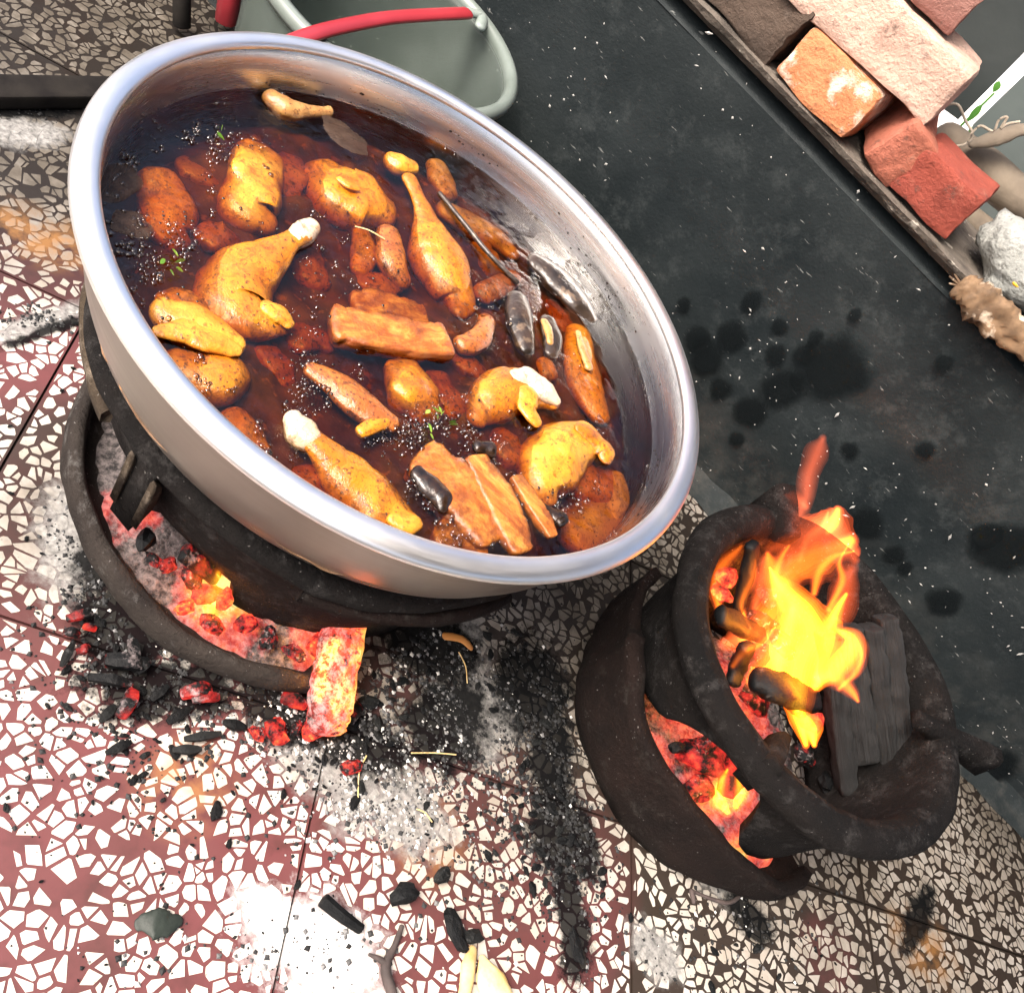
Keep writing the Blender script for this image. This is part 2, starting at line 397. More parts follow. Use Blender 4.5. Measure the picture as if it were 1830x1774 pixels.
MT['scum'] = simple('brown_scum', (.035, .021, .014), (.085, .052, .035), 60, .5, bump=.8, bscale=170, coat=0, spec=.3)
_thin(MT['scum'], .35)
def broth_mat():
    m = M('brown_broth'); t = m.t; t.nodes.remove(m.b); co = m.coord('Position')
    gl = m.n('ShaderNodeBsdfGlossy'); gl.inputs['Roughness'].default_value = .04; gl.inputs['Color'].default_value = (1, 1, 1, 1)
    tr = m.n('ShaderNodeBsdfTransparent'); tr.inputs['Color'].default_value = (1, 1, 1, 1)
    fr = m.n('ShaderNodeFresnel'); fr.inputs['IOR'].default_value = 1.38
    b = m.n('ShaderNodeBump'); b.inputs['Strength'].default_value = .34; b.inputs['Distance'].default_value = .004
    rip = m.math('MULTIPLY', m.noise(co, 120, 4, .6), m.mrange(m.noise(co, 17, 3), .48, .62, .10, 2.2))
    m.l(rip, b.inputs['Height'])
    m.l(b.outputs[0], gl.inputs['Normal']); m.l(b.outputs[0], fr.inputs['Normal'])
    mx = m.n('ShaderNodeMixShader'); m.l(fr.outputs[0], mx.inputs[0]); m.l(tr.outputs[0], mx.inputs[1]); m.l(gl.outputs[0], mx.inputs[2])
    m.l(mx.outputs[0], m.out.inputs['Surface'])
    va = m.n('ShaderNodeVolumeAbsorption'); va.inputs['Color'].default_value = (.80, .57, .10, 1); va.inputs['Density'].default_value = 122
    m.l(va.outputs[0], m.out.inputs['Volume'])
    return m.m
MT['broth'] = broth_mat()
MT['sediment'] = simple('spice_sediment', (.06, .032, .016), (.19, .10, .045), 38, .7, bump=.5, bscale=150, c3=(.34, .17, .06), s3=80, t3=.6)
MT['droplet'] = simple('dark_spice', (.006, .004, .003), (.03, .014, .007), 200, .22, bump=.4, bscale=200, coat=.15)
# others
MT['wall'] = None
def wall_mat():
    m = M('black_wall_paint'); co = m.coord('Position')
    n1 = m.noise(co, 5, 6, .6); n2 = m.noise(co, 55, 6, .7); n3 = m.noise(co, 260, 4, .6)
    col = m.mix(m.mrange(n1, .35, .65), (.009, .0125, .014), (.020, .025, .0265))
    col = m.mix(m.mrange(m.noise(co, 26, 9, .8), .52, .68, 0, .6), col, (.042, .049, .05))
    sepz = m.n('ShaderNodeSeparateXYZ'); m.l(co, sepz.inputs[0])
    low = m.mrange(sepz.outputs['Z'], .16, .0)
    col = m.mix(m.math('MULTIPLY', low, m.mrange(m.noise(co, 22, 6, .7), .45, .62, 0, .55)), col, (.06, .06, .055))
    # pale scratches
    mp = m.n('ShaderNodeMapping'); mp.inputs['Rotation'].default_value = (.3, .8, .2); mp.inputs['Scale'].default_value = (1, 1, 6); m.l(co, mp.inputs['Vector'])
    sc = m.mrange(m.noise(mp.outputs[0], 55, 3, .6), .69, .73)
    col = m.mix(m.math('MULTIPLY', sc, .55), col, (.26, .27, .26))
    m.set(Base_Color=col, Roughness=m.mrange(n2, .3, .7, .45, .68), Specular_IOR_Level=.1)
    m.bump(m.math('ADD', n3, m.math('MULTIPLY', n2, 1.5)), .35, .002)
    return m.m
MT['wall'] = wall_mat()
MT['wet0'] = simple('wet_oil_stain', (.0055, .0075, .0084), (.0085, .0105, .0115), 30, .8, bump=0, spec=.04)
MT['speck'] = simple('pale_lime_speck', (.22, .22, .21), (.42, .42, .40), 80, .9)
MT['mortar'] = simple('old_mortar', (.05, .042, .034), (.13, .11, .09), 25, .95, bump=.9, bscale=70, bdist=.006, c3=(.36, .33, .28), s3=55, t3=.63)
def brick_mat(name, c1, c2, c3, t3=.55, s=9):
    m = M(name); co = m.coord('Object')
    col = m.mix(m.mrange(m.noise(co, s, 5), .38, .62), c1, c2)
    col = m.mix(m.mrange(m.noise(co, 24, 6, .65), t3, t3 + .1, 0, .85), col, c3)
    n2 = m.noise(co, 90, 6, .7)
    col = m.mix(m.mrange(m.noise(co, 15, 8, .8, .5), .52, .68, 0, .6), col, tuple(x * .35 for x in c2))
    col = m.mix(m.mrange(m.noise(co, 55, 5, .7), .6, .68, 0, .55), col, (.07, .055, .045))
    col = m.mix(m.mrange(n2, .6, .68, 0, .5), col, (.05, .04, .033))
    m.set(Base_Color=col, Roughness=.9, Specular_IOR_Level=.25); m.bump(m.math('ADD', n2, m.noise(co, 30, 6, .7)), .9, .005)
    return m.m
MT['b_orange'] = brick_mat('orange_brick', (.56, .225, .105), (.48, .18, .08), (.7, .62, .52), .52, 12)
MT['b_pale'] = brick_mat('pale_brick', (.66, .47, .38), (.58, .39, .31), (.26, .21, .19), .60)
MT['b_rose'] = brick_mat('dusty_rose_brick', (.22, .095, .08), (.27, .14, .115), (.34, .24, .2), .60)
MT['b_red'] = brick_mat('red_brick', (.30, .068, .045), (.23, .052, .036), (.36, .13, .09), .58)
MT['b_salmon'] = brick_mat('salmon_brick', (.40, .14, .095), (.33, .11, .07), (.46, .25, .18), .6)
MT['b_dark'] = brick_mat('dark_stone', (.055, .042, .034), (.09, .065, .05), (.14, .11, .09), .58)
MT['concrete'] = simple('grey_concrete', (.22, .23, .215), (.34, .35, .33), 30, .95, bump=1, bscale=110, bdist=.006, c3=(.12, .12, .11), s3=120, t3=.62)
MT['wood'] = simple('splintered_wood', (.07, .043, .024), (.21, .13, .07), 45, .8, bump=.6, bscale=60, c3=(.5, .42, .32), s3=40, t3=.56)
MT['bark'] = simple('grey_log_bark', (.10, .08, .06), (.19, .155, .115), 20, .85, bump=.7, bscale=60)
MT['sheet'] = simple('dark_plastic_sheet', (.016, .022, .022), (.03, .037, .036), 5, .55, bump=.2, bscale=12, bdist=.01)
MT['sheet2'] = simple('grey_green_sheet', (.075, .095, .092), (.11, .13, .125), 4, .5, bump=.2, bscale=10, bdist=.01)
MT['string'] = simple('pale_twine', (.26, .22, .17), (.42, .37, .3), 90, .9)
MT['yard'] = simple('pale_concrete_yard', (.6, .58, .54), (.75, .73, .7), 3, .9)
MT['plant'] = simple('plant_leaf', (.06, .22, .03), (.12, .32, .05), 20, .5)
MT['iron'] = simple('black_iron', (.007, .006, .006), (.016, .014, .012), 30, .85, bump=.4, spec=.15)
MT['red_plastic'] = simple('red_plastic', (.34, .03, .04), (.26, .02, .028), 12, .35, bump=0)
MT['twig'] = simple('dark_twig', (.035, .026, .024), (.075, .055, .05), 60, .8, bump=.5)
MT['dryleaf'] = simple('dark_dry_leaf', (.008, .013, .010), (.02, .028, .022), 60, .6, bump=.5)
MT['peel'] = simple('cream_peel', (.75, .7, .42), (.62, .42, .12), 40, .5, bump=.3)
MT['straw'] = simple('straw', (.5, .33, .12), (.65, .5, .25), 60, .7, bump=0)
def tub_mat():
    m = M('frosted_plastic'); co = m.coord('Object')
    b2 = m.n('ShaderNodeBsdfTransparent'); b2.inputs[0].default_value = (.74, .80, .76, 1)
    m.set(Base_Color=m.mix(m.mrange(m.noise(co, 14, 4), .4, .65), (.12, .145, .13), (.17, .20, .185)), Roughness=.4)
    mx = m.n('ShaderNodeMixShader'); mx.inputs[0].default_value = .62
    m.l(m.b.outputs[0], mx.inputs[1]); m.l(b2.outputs[0], mx.inputs[2]); m.l(mx.outputs[0], m.out.inputs['Surface'])
    return m.m
MT['tub'] = tub_mat()
def flame_mat(name, col, k):
    m = M(name); m.t.nodes.remove(m.b)
    em = m.n('ShaderNodeEmission'); em.inputs[0].default_value = (*col, 1); em.inputs[1].default_value = k
    m.l(em.outputs[0], m.out.inputs['Volume']); return m.m
MT['fl_yellow'] = flame_mat('yellow_flame', (1, .50, .012), 2.8)
MT['fl_orange'] = flame_mat('orange_flame', (1, .17, .010), 1.5)
MT['fl_faint'] = flame_mat('fading_red_flame', (1, .16, .06), .13)
MT['fl_red'] = flame_mat('faint_red_flame', (1, .13, .03), .42)

def grain_coal():
    m = M('charcoal_grain'); cx = m.n('ShaderNodeCombineXYZ')
    m.l(m.math('MULTIPLY', m.attr('v'), 5.0), cx.inputs[0]); m.l(m.math('MULTIPLY', m.attr('t'), 1.1), cx.inputs[1])
    co = m.coord('Object'); sc = m.n('ShaderNodeVectorMath', operation='SCALE'); sc.inputs['Scale'].default_value = 6; m.l(co, sc.inputs[0])
    ad = m.n('ShaderNodeVectorMath', operation='ADD'); m.l(cx.outputs[0], ad.inputs[0]); m.l(sc.outputs[0], ad.inputs[1])
    n = m.noise(ad.outputs[0], 3.2, 8, .7); f = m.noise(co, 160, 4)
    col = m.mix(m.mrange(n, .35, .65), (.006, .0063, .0066), (.030, .031, .032)); col = m.mix(m.mrange(n, .36, .42, .9, 0), col, (.003, .003, .003))
    m.set(Base_Color=col, Roughness=.65, Specular_IOR_Level=.4); m.bump(m.math('ADD', n, m.math('MULTIPLY', f, .15)), .9, .006); return m.m
MT['coal_grain'] = grain_coal()

def bubble_mat():
    m = M('clear_bubble'); m.t.nodes.remove(m.b)
    gl = m.n('ShaderNodeBsdfGlossy'); gl.inputs['Roughness'].default_value = .03
    tr = m.n('ShaderNodeBsdfTransparent'); tr.inputs['Color'].default_value = (.95, .85, .7, 1)
    fr = m.n('ShaderNodeFresnel'); fr.inputs['IOR'].default_value = 1.7
    mx = m.n('ShaderNodeMixShader'); m.l(fr.outputs[0], mx.inputs[0]); m.l(tr.outputs[0], mx.inputs[1]); m.l(gl.outputs[0], mx.inputs[2]); m.l(mx.outputs[0], m.out.inputs['Surface'])
    return m.m
MT['bubble'] = bubble_mat()

def wet_mat():
    m = M('soaked_oil_stain'); co = m.coord('Position')
    m.set(Base_Color=(.005, .0068, .0076), Roughness=.8, Specular_IOR_Level=.04)
    a = m.mrange(m.math('ADD', m.attr('edge'), m.math('MULTIPLY', m.math('SUBTRACT', m.noise(co, 55, 6, .7), .5), .9)), .45, 1.0, .8, 0)
    tr = m.n('ShaderNodeBsdfTransparent'); mx = m.n('ShaderNodeMixShader'); m.l(a, mx.inputs[0]); m.l(tr.outputs[0], mx.inputs[1]); m.l(m.b.outputs[0], mx.inputs[2]); m.l(mx.outputs[0], m.out.inputs['Surface'])
    return m.m
MT['wet'] = wet_mat()
def log_mat():
    m = M('burning_log'); co = m.coord('Object')
    cx = m.n('ShaderNodeCombineXYZ'); m.l(m.math('MULTIPLY', m.attr('v'), 1.2), cx.inputs[0]); m.l(m.math('MULTIPLY', m.attr('t'), 9.0), cx.inputs[1])
    n1 = m.noise(cx.outputs[0], 2.4, 7, .7); n2 = m.noise(co, 42, 6, .7); n3 = m.noise(co, 150, 5, .7)
    m.set(Base_Color=m.mix(m.mrange(n3, .42, .6), (.03, .022, .02), (.3, .24, .23)), Roughness=.9, Specular_IOR_Level=.1)
    h = m.math('SUBTRACT', m.math('ADD', m.math('MULTIPLY', n2, .75), m.math('MULTIPLY', m.attr('v'), -.16)), m.mrange(n1, .36, .46, .3, 0))
    e = m.ramp(h, [(.12, (0, 0, 0)), (.26, (.5, .018, .014)), (.38, (1, .10, .04)), (.48, (1, .40, .06)), (.6, (1, .8, .25))])
    m.l(e, m.b.inputs['Emission Color']); m.b.inputs['Emission Strength'].default_value = .5
    m.bump(m.math('ADD', n1, n3), .8, .004); return m.m
MT['log'] = log_mat()

# ------------------------------------------------------------------ setting: terrazzo floor
TA = R_(29.5); TN = Vector((math.cos(TA), math.sin(TA))); TM = Vector((-math.sin(TA), math.cos(TA)))
T0U, T0V, TS = 0.588, 0.377, 0.3355
def uv2xy(u, v): return (TN.x * u + TM.x * v, TN.y * u + TM.y * v)
floor = mesh('terrazzo_floor', [(-2.6, -2.2, -.004), (2.8, -2.2, -.004), (2.8, 1.16, -.004), (-2.6, 1.16, -.004)], [(0, 1, 2, 3)], MT['grout'], None, False)
tag(floor, 'terrazzo floor of white marble chips in dull red binder, square joints', kind='structure')
def clip(poly, nx, ny, d):
    out = []; n = len(poly)
    for i in range(n):
        a = poly[i]; b = poly[(i + 1) % n]
        da = a[0] * nx + a[1] * ny - d; db = b[0] * nx + b[1] * ny - d
        if da <= 0: out.append(a)
        if (da < 0 < db) or (db < 0 < da):
            t = da / (da - db); out.append((a[0] + (b[0] - a[0]) * t, a[1] + (b[1] - a[1]) * t))
    return out
def in_core(x, y): return -1.0 < x < 1.12 and .02 < y < 1.13
panels = []
for i in range(-8, 8):
    for j in range(-8, 8):
        u0, v0 = T0U + i * TS, T0V + j * TS
        g = .0011
        poly = [(u0 + g, v0 + g), (u0 + TS - g, v0 + g), (u0 + TS - g, v0 + TS - g), (u0 + g, v0 + TS - g)]
        xy = [uv2xy(*p) for p in poly]
        for nx, ny, d in ((0, 1, 1.139), (0, -1, 1.4), (1, 0, 1.9), (-1, 0, 1.8)):
            xy = clip(xy, nx, ny, d)
            if not xy: break
        if len(xy) < 3: continue
        n = len(xy)
        V = [(x, y, 0) for x, y in xy] + [(x, y, -.02) for x, y in xy]
        F = [tuple(range(n))] + [(k, k + n, (k + 1) % n + n, (k + 1) % n) for k in range(n)]
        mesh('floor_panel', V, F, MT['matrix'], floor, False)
        panels.append((u0, v0, xy))
rng = np.random.default_rng(3)
STEP = .0122
cells = {}
pts = []
for gi in range(-132, 132):
    for gj in range(-132, 132):
        u = (gi + .5 + rng.uniform(-.8, .8)) * STEP; v = (gj + .5 + rng.uniform(-.8, .8)) * STEP
        x, y = uv2xy(u, v)
        if not (-1.02 < x < 1.14 and 0 < y < 1.15): continue
        cells.setdefault((math.floor(u / STEP), math.floor(v / STEP)), []).append((u, v)); pts.append((u, v))
chips = []
for (u, v) in pts:
    x, y = uv2xy(u, v)
    if not in_core(x, y) or rng.random() < .05: continue
    pu = T0U + math.floor((u - T0U) / TS) * TS; pv = T0V + math.floor((v - T0V) / TS) * TS
    e = .0026
    h = .018
    poly = [(max(u - h, pu + e), max(v - h, pv + e)), (min(u + h, pu + TS - e), max(v - h, pv + e)), (min(u + h, pu + TS - e), min(v + h, pv + TS - e)), (max(u - h, pu + e), min(v + h, pv + TS - e))]
    cu, cv = math.floor(u / STEP), math.floor(v / STEP)
    gap = .0003 + .0006 * rng.random()
    ok = True
    for a in (-2, -1, 0, 1, 2):
        for b in (-2, -1, 0, 1, 2):
            for q in cells.get((cu + a, cv + b), ()):
                if q[0] == u and q[1] == v: continue
                dx, dy = q[0] - u, q[1] - v; L = math.hypot(dx, dy)
                if L > .042 or L < 1e-6: continue
                dx /= L; dy /= L
                poly = clip(poly, dx, dy, dx * u + dy * v + L / 2 - gap)
                if len(poly) < 3: ok = False; break
            if not ok: break
        if not ok: break
    if not ok: continue
    # break corners off and squeeze, so that outlines are shards and not plain voronoi cells
    for q in range(rng.integers(1, 4)):
        an = rng.uniform(0, 6.283); poly = clip(poly, math.cos(an), math.sin(an), u * math.cos(an) + v * math.sin(an) + rng.uniform(.003, .0068))
        if len(poly) < 3: break
    if len(poly) < 3: continue
    mu = sum(p[0] for p in poly) / len(poly); mv = sum(p[1] for p in poly) / len(poly)
    an = rng.uniform(0, 3.1416); k1 = 1 - .38 * rng.random() ** 1.8; k2 = 1 - .14 * rng.random()
    ca, sa = math.cos(an), math.sin(an); pq = []
    for p in poly:
        a_, b_ = (p[0] - mu) * ca + (p[1] - mv) * sa, -(p[0] - mu) * sa + (p[1] - mv) * ca
        a_ *= k1; b_ *= k2; pq.append((mu + a_ * ca - b_ * sa, mv + a_ * sa + b_ * ca))
    poly = pq
    if len(poly) < 3: continue
    ar = abs(sum(poly[k][0] * poly[(k + 1) % len(poly)][1] - poly[(k + 1) % len(poly)][0] * poly[k][1] for k in range(len(poly)))) / 2
    if ar < .8e-5: continue
    # merge tiny edges
    pl = []
    for p in poly:
        if not pl or math.hypot(p[0] - pl[-1][0], p[1] - pl[-1][1]) > .0009: pl.append(p)
    if len(pl) < 3: continue
    xy = [uv2xy(*p) for p in pl]
    if any(p[1] > 1.138 for p in xy): continue
    chips.append((ar, xy, rng.random() ** 2))
ZC = .0005
def covered(x, y):
    return math.hypot(x - C1[0], y - C1[1] + .02) < .26 or math.hypot(x - C2[0], y - C2[1]) < .2
def score(c):
    x = sum(p[0] for p in c[1]) / len(c[1]); y = sum(p[1] for p in c[1]) / len(c[1])
    px, py, z = proj(Vector((x, y, 0)))
    if not (20 < px < PW - 20 and 20 < py < PH - 20) or covered(x, y): return 0
    return c[0] / z ** 3
chips.sort(key=score, reverse=True)
def chip_geo(V, F, T, c):
    n = len(c[1]); b = len(V); z = ZC * (.6 + .4 * c[2])
    cx = sum(p[0] for p in c[1]) / n; cy_ = sum(p[1] for p in c[1]) / n
    V += [(x, y, -.0008) for x, y in c[1]] + [(x + (cx - x) * .04, y + (cy_ - y) * .04, z) for x, y in c[1]]
    F.append(tuple(b + n + k for k in range(n)))
    F += [(b + k, b + (k + 1) % n, b + n + (k + 1) % n, b + n + k) for k in range(n)]
    T += [c[2]] * (2 * n)
for c in chips[:300]:
    V, F, T = [], [], []; chip_geo(V, F, T, c)
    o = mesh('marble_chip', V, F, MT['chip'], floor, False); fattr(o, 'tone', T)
V, F, T = [], [], []
for c in chips[300:]: chip_geo(V, F, T, c)
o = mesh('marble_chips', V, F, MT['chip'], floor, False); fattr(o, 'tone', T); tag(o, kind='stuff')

# ------------------------------------------------------------------ low black wall with rough top
WY, WZ = 1.14, .445
wall = empty('black_wall', (0, WY, 0))
tag(wall, 'low black painted wall with splashes behind the two stoves', 'wall')
V, F = [], []
nx_, nz_ = 150, 24
for j in range(nz_ + 1):
    for i in range(nx_ + 1):
        x = -1.75 + 3.6 * i / nx_; z = (WZ - .012) * j / nz_ - .02
        y = WY + noise.noise(Vector((x * 4, z * 4, 1))) * .004 + noise.noise(Vector((x * 17, z * 17, 5))) * .0012
        V.append((x, y, z))
for j in range(nz_):
    for i in range(nx_):
        a = j * (nx_ + 1) + i; F.append((a, a + 1, a + nx_ + 2, a + nx_ + 1))
b = len(V)
V += [(-1.75, WY + .16, -.02), (1.85, WY + .16, -.02), (1.85, WY + .16, WZ - .012), (-1.75, WY + .16, WZ - .012)]
F += [(b + 1, b, b + 3, b + 2), (nz_ * (nx_ + 1), nz_ * (nx_ + 1) + nx_, b + 2, b + 3), (0, nz_ * (nx_ + 1), b + 3, b), (nx_, b + 1, b + 2, nz_ * (nx_ + 1) + nx_)]
child(mesh('painted_face', V, F, MT['wall'], None), wall)
V, F = [], []
n = 220
for i in range(n + 1):
    x = -1.75 + 3.6 * i / n
    k1 = noise.noise(Vector((x * 14, 0, 0))) * .007 + noise.noise(Vector((x * 60, 2, 0))) * .003
    k2 = noise.noise(Vector((x * 20, 4, 0))) * .006
    V += [(x, WY - .004 - k1 * .4, WZ - .006 - abs(k2) * .9), (x, WY - .007 - k1 * .6, WZ + .000 + k2 * .3), (x, WY + .004 - k1 * .5, WZ + .001 + k2 * .3), (x, WY + .05, WZ - .003), (x, WY + .165, WZ - .002), (x, WY + .165, WZ - .014), (x, WY + .01, WZ - .016)]
for i in range(n):
    for k in range(7): l = (k + 1) % 7; F.append((i * 7 + k, i * 7 + l, i * 7 + 7 + l, i * 7 + 7 + k))
child(mesh('mortar_ledge', V, F, MT['mortar'], None, False), wall)
# skirting fillet of grimy mortar along the foot
V, F = [], []
for i in range(n + 1):
    x = -1.75 + 3.6 * i / n; k = .010 + .007 * noise.noise(Vector((x * 25, 9, 0)))
    V += [(x, WY - .03 - k * 1.2, .0012), (x, WY - .012 - k * .4, .005 + k * .25), (x, WY + .004, .014 + k * .8)]
for i in range(n):
    for k in range(2): F.append((i * 3 + k, i * 3 + 3 + k, i * 3 + 4 + k, i * 3 + 1 + k))
child(mesh('mortar_fillet', V, F, MT['wall'], None), wall)
# oily splashes on the paint (thin discs) and pale specks
def splat(name, x, z, r, mat, y=WY - .0062, n=44):
    V = [(x, y, z)]; s = random.random() * 99; E_ = [0]
    for f, e in ((.6, .3), (.85, .65), (1.15, 1)):
        for k in range(n):
            a = 2 * math.pi * k / n; q = f * r * (1 + .25 * noise.noise(Vector((math.cos(a) * .9 + s, math.sin(a) * .9, s))) + .08 * noise.noise(Vector((math.cos(a) * 4 + s, math.sin(a) * 4, s))))
            V.append((x + q * math.cos(a), y, z + q * math.sin(a) * 1.15)); E_.append(e)
    F = [(0, k + 1, (k + 1) % n + 1) for k in range(n)]
    for g in (1, 1 + n):
        for k in range(n): j = (k + 1) % n; F.append((g + k, g + n + k, g + n + j, g + j))
    o = mesh(name, V, F, mat, None); fattr(o, 'edge', E_); return child(o, wall)
for (px, py, r) in [(1310, 595, 24), (1265, 635, 28), (1345, 535, 16), (1400, 690, 34), (1490, 655, 52), (1440, 630, 20), (1395, 580, 13), (1250, 600, 20), (1290, 690, 20), (1345, 730, 26), (1690, 645, 14), (1800, 975, 45), (1690, 1070, 26), (1760, 950, 22), (1550, 930, 26), (1600, 985, 16), (1655, 800, 15), (1530, 560, 12), (1225, 540, 12), (1780, 1360, 34), (1620, 1010, 12), (1460, 600, 12), (1390, 630, 18), (1520, 800, 14), (1320, 780, 12)]:
    p = aty(px, py, WY); splat('oil_splash', p.x, p.z, r * pxm(p) * 1.1, MT['wet'], WY - .0062 - .0003 * (px % 7))
V, F = [], []
for k in range(900):
    x = random.uniform(-1.2, 1.3); z = random.uniform(.02, .43)
    if noise.noise(Vector((x * 5, z * 5, 3))) < -.12: continue
    r = random.choice((.0006, .0008, .0011, .0011, .0018)); a = random.uniform(0, 6.28); e = random.choice((1, 1, 1.6, 3.2))
    b = len(V); u = (math.cos(a) * r * e, math.sin(a) * r * e); v = (-math.sin(a) * r, math.cos(a) * r)
    y = WY - .0066
    V += [(x + u[0], y, z + u[1]), (x + v[0], y, z + v[1]), (x - u[0] * .8, y, z - u[1] * .8), (x - v[0], y, z - v[1]), (x, y - .0009, z)]
    F += [(b, b + 1, b + 4), (b + 1, b + 2, b + 4), (b + 2, b + 3, b + 4), (b + 3, b, b + 4)]
o = child(mesh('lime_specks', V, F, MT['speck'], None, False), wall); tag(o, kind='stuff')

# ------------------------------------------------------------------ yard beyond the wall
yd = mesh('yard', [(-30, 1.3, -.02), (30, 1.3, -.02), (30, 60, -.02), (-30, 60, -.02)], [(0, 1, 2, 3)], MT['yard'], None, False)
tag(yd, 'pale sunlit yard outside beyond the low wall', kind='structure')

# ------------------------------------------------------------------ bricks and rubble on the wall
def brick(name, x, z, y, size, mat, rx, ry, rz, label, seed, cat='brick', amp=.0045):
    o = rough_box(name, size, MT[mat], None, 6, amp, 22, .006, seed)
    o.location = (x, y, z); o.rotation_euler = (R_(rx), R_(ry), R_(rz)); tag(o, label, cat)
    return o
Z0 = WZ + .002
brick('brick', -.074, Z0 + .031, WY + .075, (.108, .16, .060), 'b_orange', 0, 0, -6, 'orange brick with whitish lime patch under the long pale brick', 1)
brick('brick', -.085, Z0 + .097, WY + .055, (.215, .105, .066), 'b_pale', 0, -2, 3, 'long pale pink brick laid across the orange brick', 2)
brick('brick', -.115, Z0 + .164, WY + .075, (.17, .11, .060), 'b_rose', 0, 0, 5, 'dusty rose brick resting on the long pale brick', 3)
brick('brick', -.065, Z0 + .228, WY + .12, (.12, .11, .060), 'b_salmon', 0, 0, -8, 'salmon coloured brick on top of the pile', 4)
brick('brick', .012, Z0 + .033, WY + .075, (.05, .15, .064), 'b_salmon', 0, 14, 14, 'narrow tilted salmon brick between the orange brick and the red brick', 5)
brick('brick', .088, Z0 + .031, WY + .055, (.092, .10, .058), 'b_red', 0, -2, -3, 'red brick with a chipped pale top edge next to the concrete lump', 6, amp=.004)
brick('stone_block', -.215, Z0 + .036, WY + .07, (.15, .13, .07), 'b_dark', 0, 4, -5, 'rough dark brown stone block at the end of the brick pile', 7, 'stone', .008)
me = lump_mesh('concrete_lump', (.065, .06, .042), 3, MT['concrete'], .18, 4, 2.2)
o = link('concrete_lump', me); o.location = (.225, WY + .07, Z0 + .032); tag(o, 'rough grey concrete lump beside the red brick', 'concrete')
# splintered wood on the ledge edge
P = [(aty(1715, 508, WY - .01), .012), (aty(1738, 530, WY - .012), .019), (aty(1785, 570, WY - .012), .019), (aty(1840, 618, WY - .012), .016), (aty(1900, 680, WY - .012), .014)]
o = tube('splintered_board', P, MT['wood'], None, .5, 26, .42, 80, 9, .2, up=Vector((0, 1, 0)), sharp=.85, crease=.35)
tag(o, 'splintered brown board caught on the edge of the black wall', 'board')
for dx, dz, L in ((-.016, .004, .016), (-.012, -.006, .02), (-.018, -.001, .011)):
    p = P[0][0] + Vector((.004, 0, 0)); tp = tube('splinter', [(p, .003), (p + Vector((dx, -.003, dz)), .0015)], MT['wood'], None, .7, 6, .2, 200, 3); child(tp, o)
o = tube('yellow_scrap', [(aty(1815, 505, WY + .02), .007), (aty(1850, 535, WY + .02), .006)], simple('yellow_plastic', (.75, .42, .03), (.6, .3, .02), 20, .4), None, .5, 8, .2, 60, 3)
tag(o, 'small yellow plastic scrap beside the concrete lump', 'scrap')
# rubble behind: log, sheets with a slit of daylight, twine
o = tube('log', [(Vector((.06, WY + .21, Z0 + .03)), .026), (Vector((.14, WY + .22, Z0 + .038)), .028), (Vector((.30, WY + .24, Z0 + .045)), .028), (Vector((.6, WY + .26, Z0 + .05)), .028)], MT['bark'], None, .9, 16, .12, 20, 5)
tag(o, 'grey brown log lying behind the red brick', 'log')
o = tube('log', [(Vector((.13, WY + .19, Z0 - .008)), .02), (Vector((.3, WY + .2, Z0 - .002)), .02), (Vector((.6, WY + .21, Z0)), .02)], MT['bark'], None, .8, 14, .12, 22, 5)
tag(o, 'thinner dark log wedged under the grey brown log', 'log')
def sheet(name, px_poly, y, mat, label, wave=.012):
    P = [aty(px, py, y) for px, py in px_poly]
    n = 14; V, F = [], []
    for j in range(n + 1):
        for i in range(n + 1):
            s, t = i / n, j / n
            p = (P[0] * (1 - s) + P[1] * s) * (1 - t) + (P[3] * (1 - s) + P[2] * s) * t
            p = p + Vector((0, wave * noise.noise(Vector((s * 3, t * 3, y * 5))), 0)); V.append(p)
    for j in range(n):
        for i in range(n):
            a = j * (n + 1) + i; F.append((a, a + 1, a + n + 2, a + n + 1))
    m2 = len(V); V += [v + Vector((0, .006, 0)) for v in V]; F += [tuple(m2 + k for k in f[::-1]) for f in F]
    o = mesh(name, V, F, MT[mat], None); tag(o, label, 'sheet'); return o
sheet('plastic_sheet', [(1020, -600), (1350, -50), (1712, 214), (2230, -310)], 1.62, 'sheet', 'dark plastic sheet hung behind the brick pile', .01)
sheet('plastic_sheet', [(1738, 224), (1690, 700), (2700, 300), (2260, -280)], 1.60, 'sheet2', 'grey green plastic sheet right of the slit of daylight', .01)
# leaves seen through the slit
pl = empty('plant', (.1, 1.9, 0)); tag(pl, 'green plant seen through the slit between the plastic sheets', 'plant')
def leaf(parent, p, d, L, wd, mat, name='leaf'):
    d = d.normalized(); s = d.cross(Vector((0, 1, .2))).normalized()
    V, F = [], []
    for i in range(7):
        t = i / 6; ww = wd * math.sin(math.pi * min(.02 + t * .97, 1)) ** .8; c = p + d * L * t + Vector((0, 0, -.25 * L * t * t))
        V += [c - s * ww, c + Vector((0, -.15 * ww, 0)), c + s * ww]
    for i in range(6):
        for k in range(2): F.append((i * 3 + k, i * 3 + k + 1, i * 3 + k + 4, i * 3 + k + 3))
    o = mesh(name, V, F, mat, None); 
    if parent: child(o, parent)
    return o
for (px, py, ex, ey) in [(1728, 218, 1765, 178), (1775, 165, 1792, 140), (1742, 224, 1730, 250), (1800, 120, 1850, 60)]:
    a = aty(px, py, 1.9); b = aty(ex, ey, 1.9); leaf(pl, a, b - a, (b - a).length, .006, MT['plant'])
child(tube('stem', [(Vector((.1, 1.9, 0)), .004), (Vector((.09, 1.91, .2)), .003), (Vector((.08, 1.9, .46)), .002)], MT['plant'], None, 1, 6, .05), pl)
def wire(name, P, r, mat, seg=6, sub=5):
    return tube(name, [(p, r) for p in P], mat, None, 1, seg, .1, 80, sub, .5)
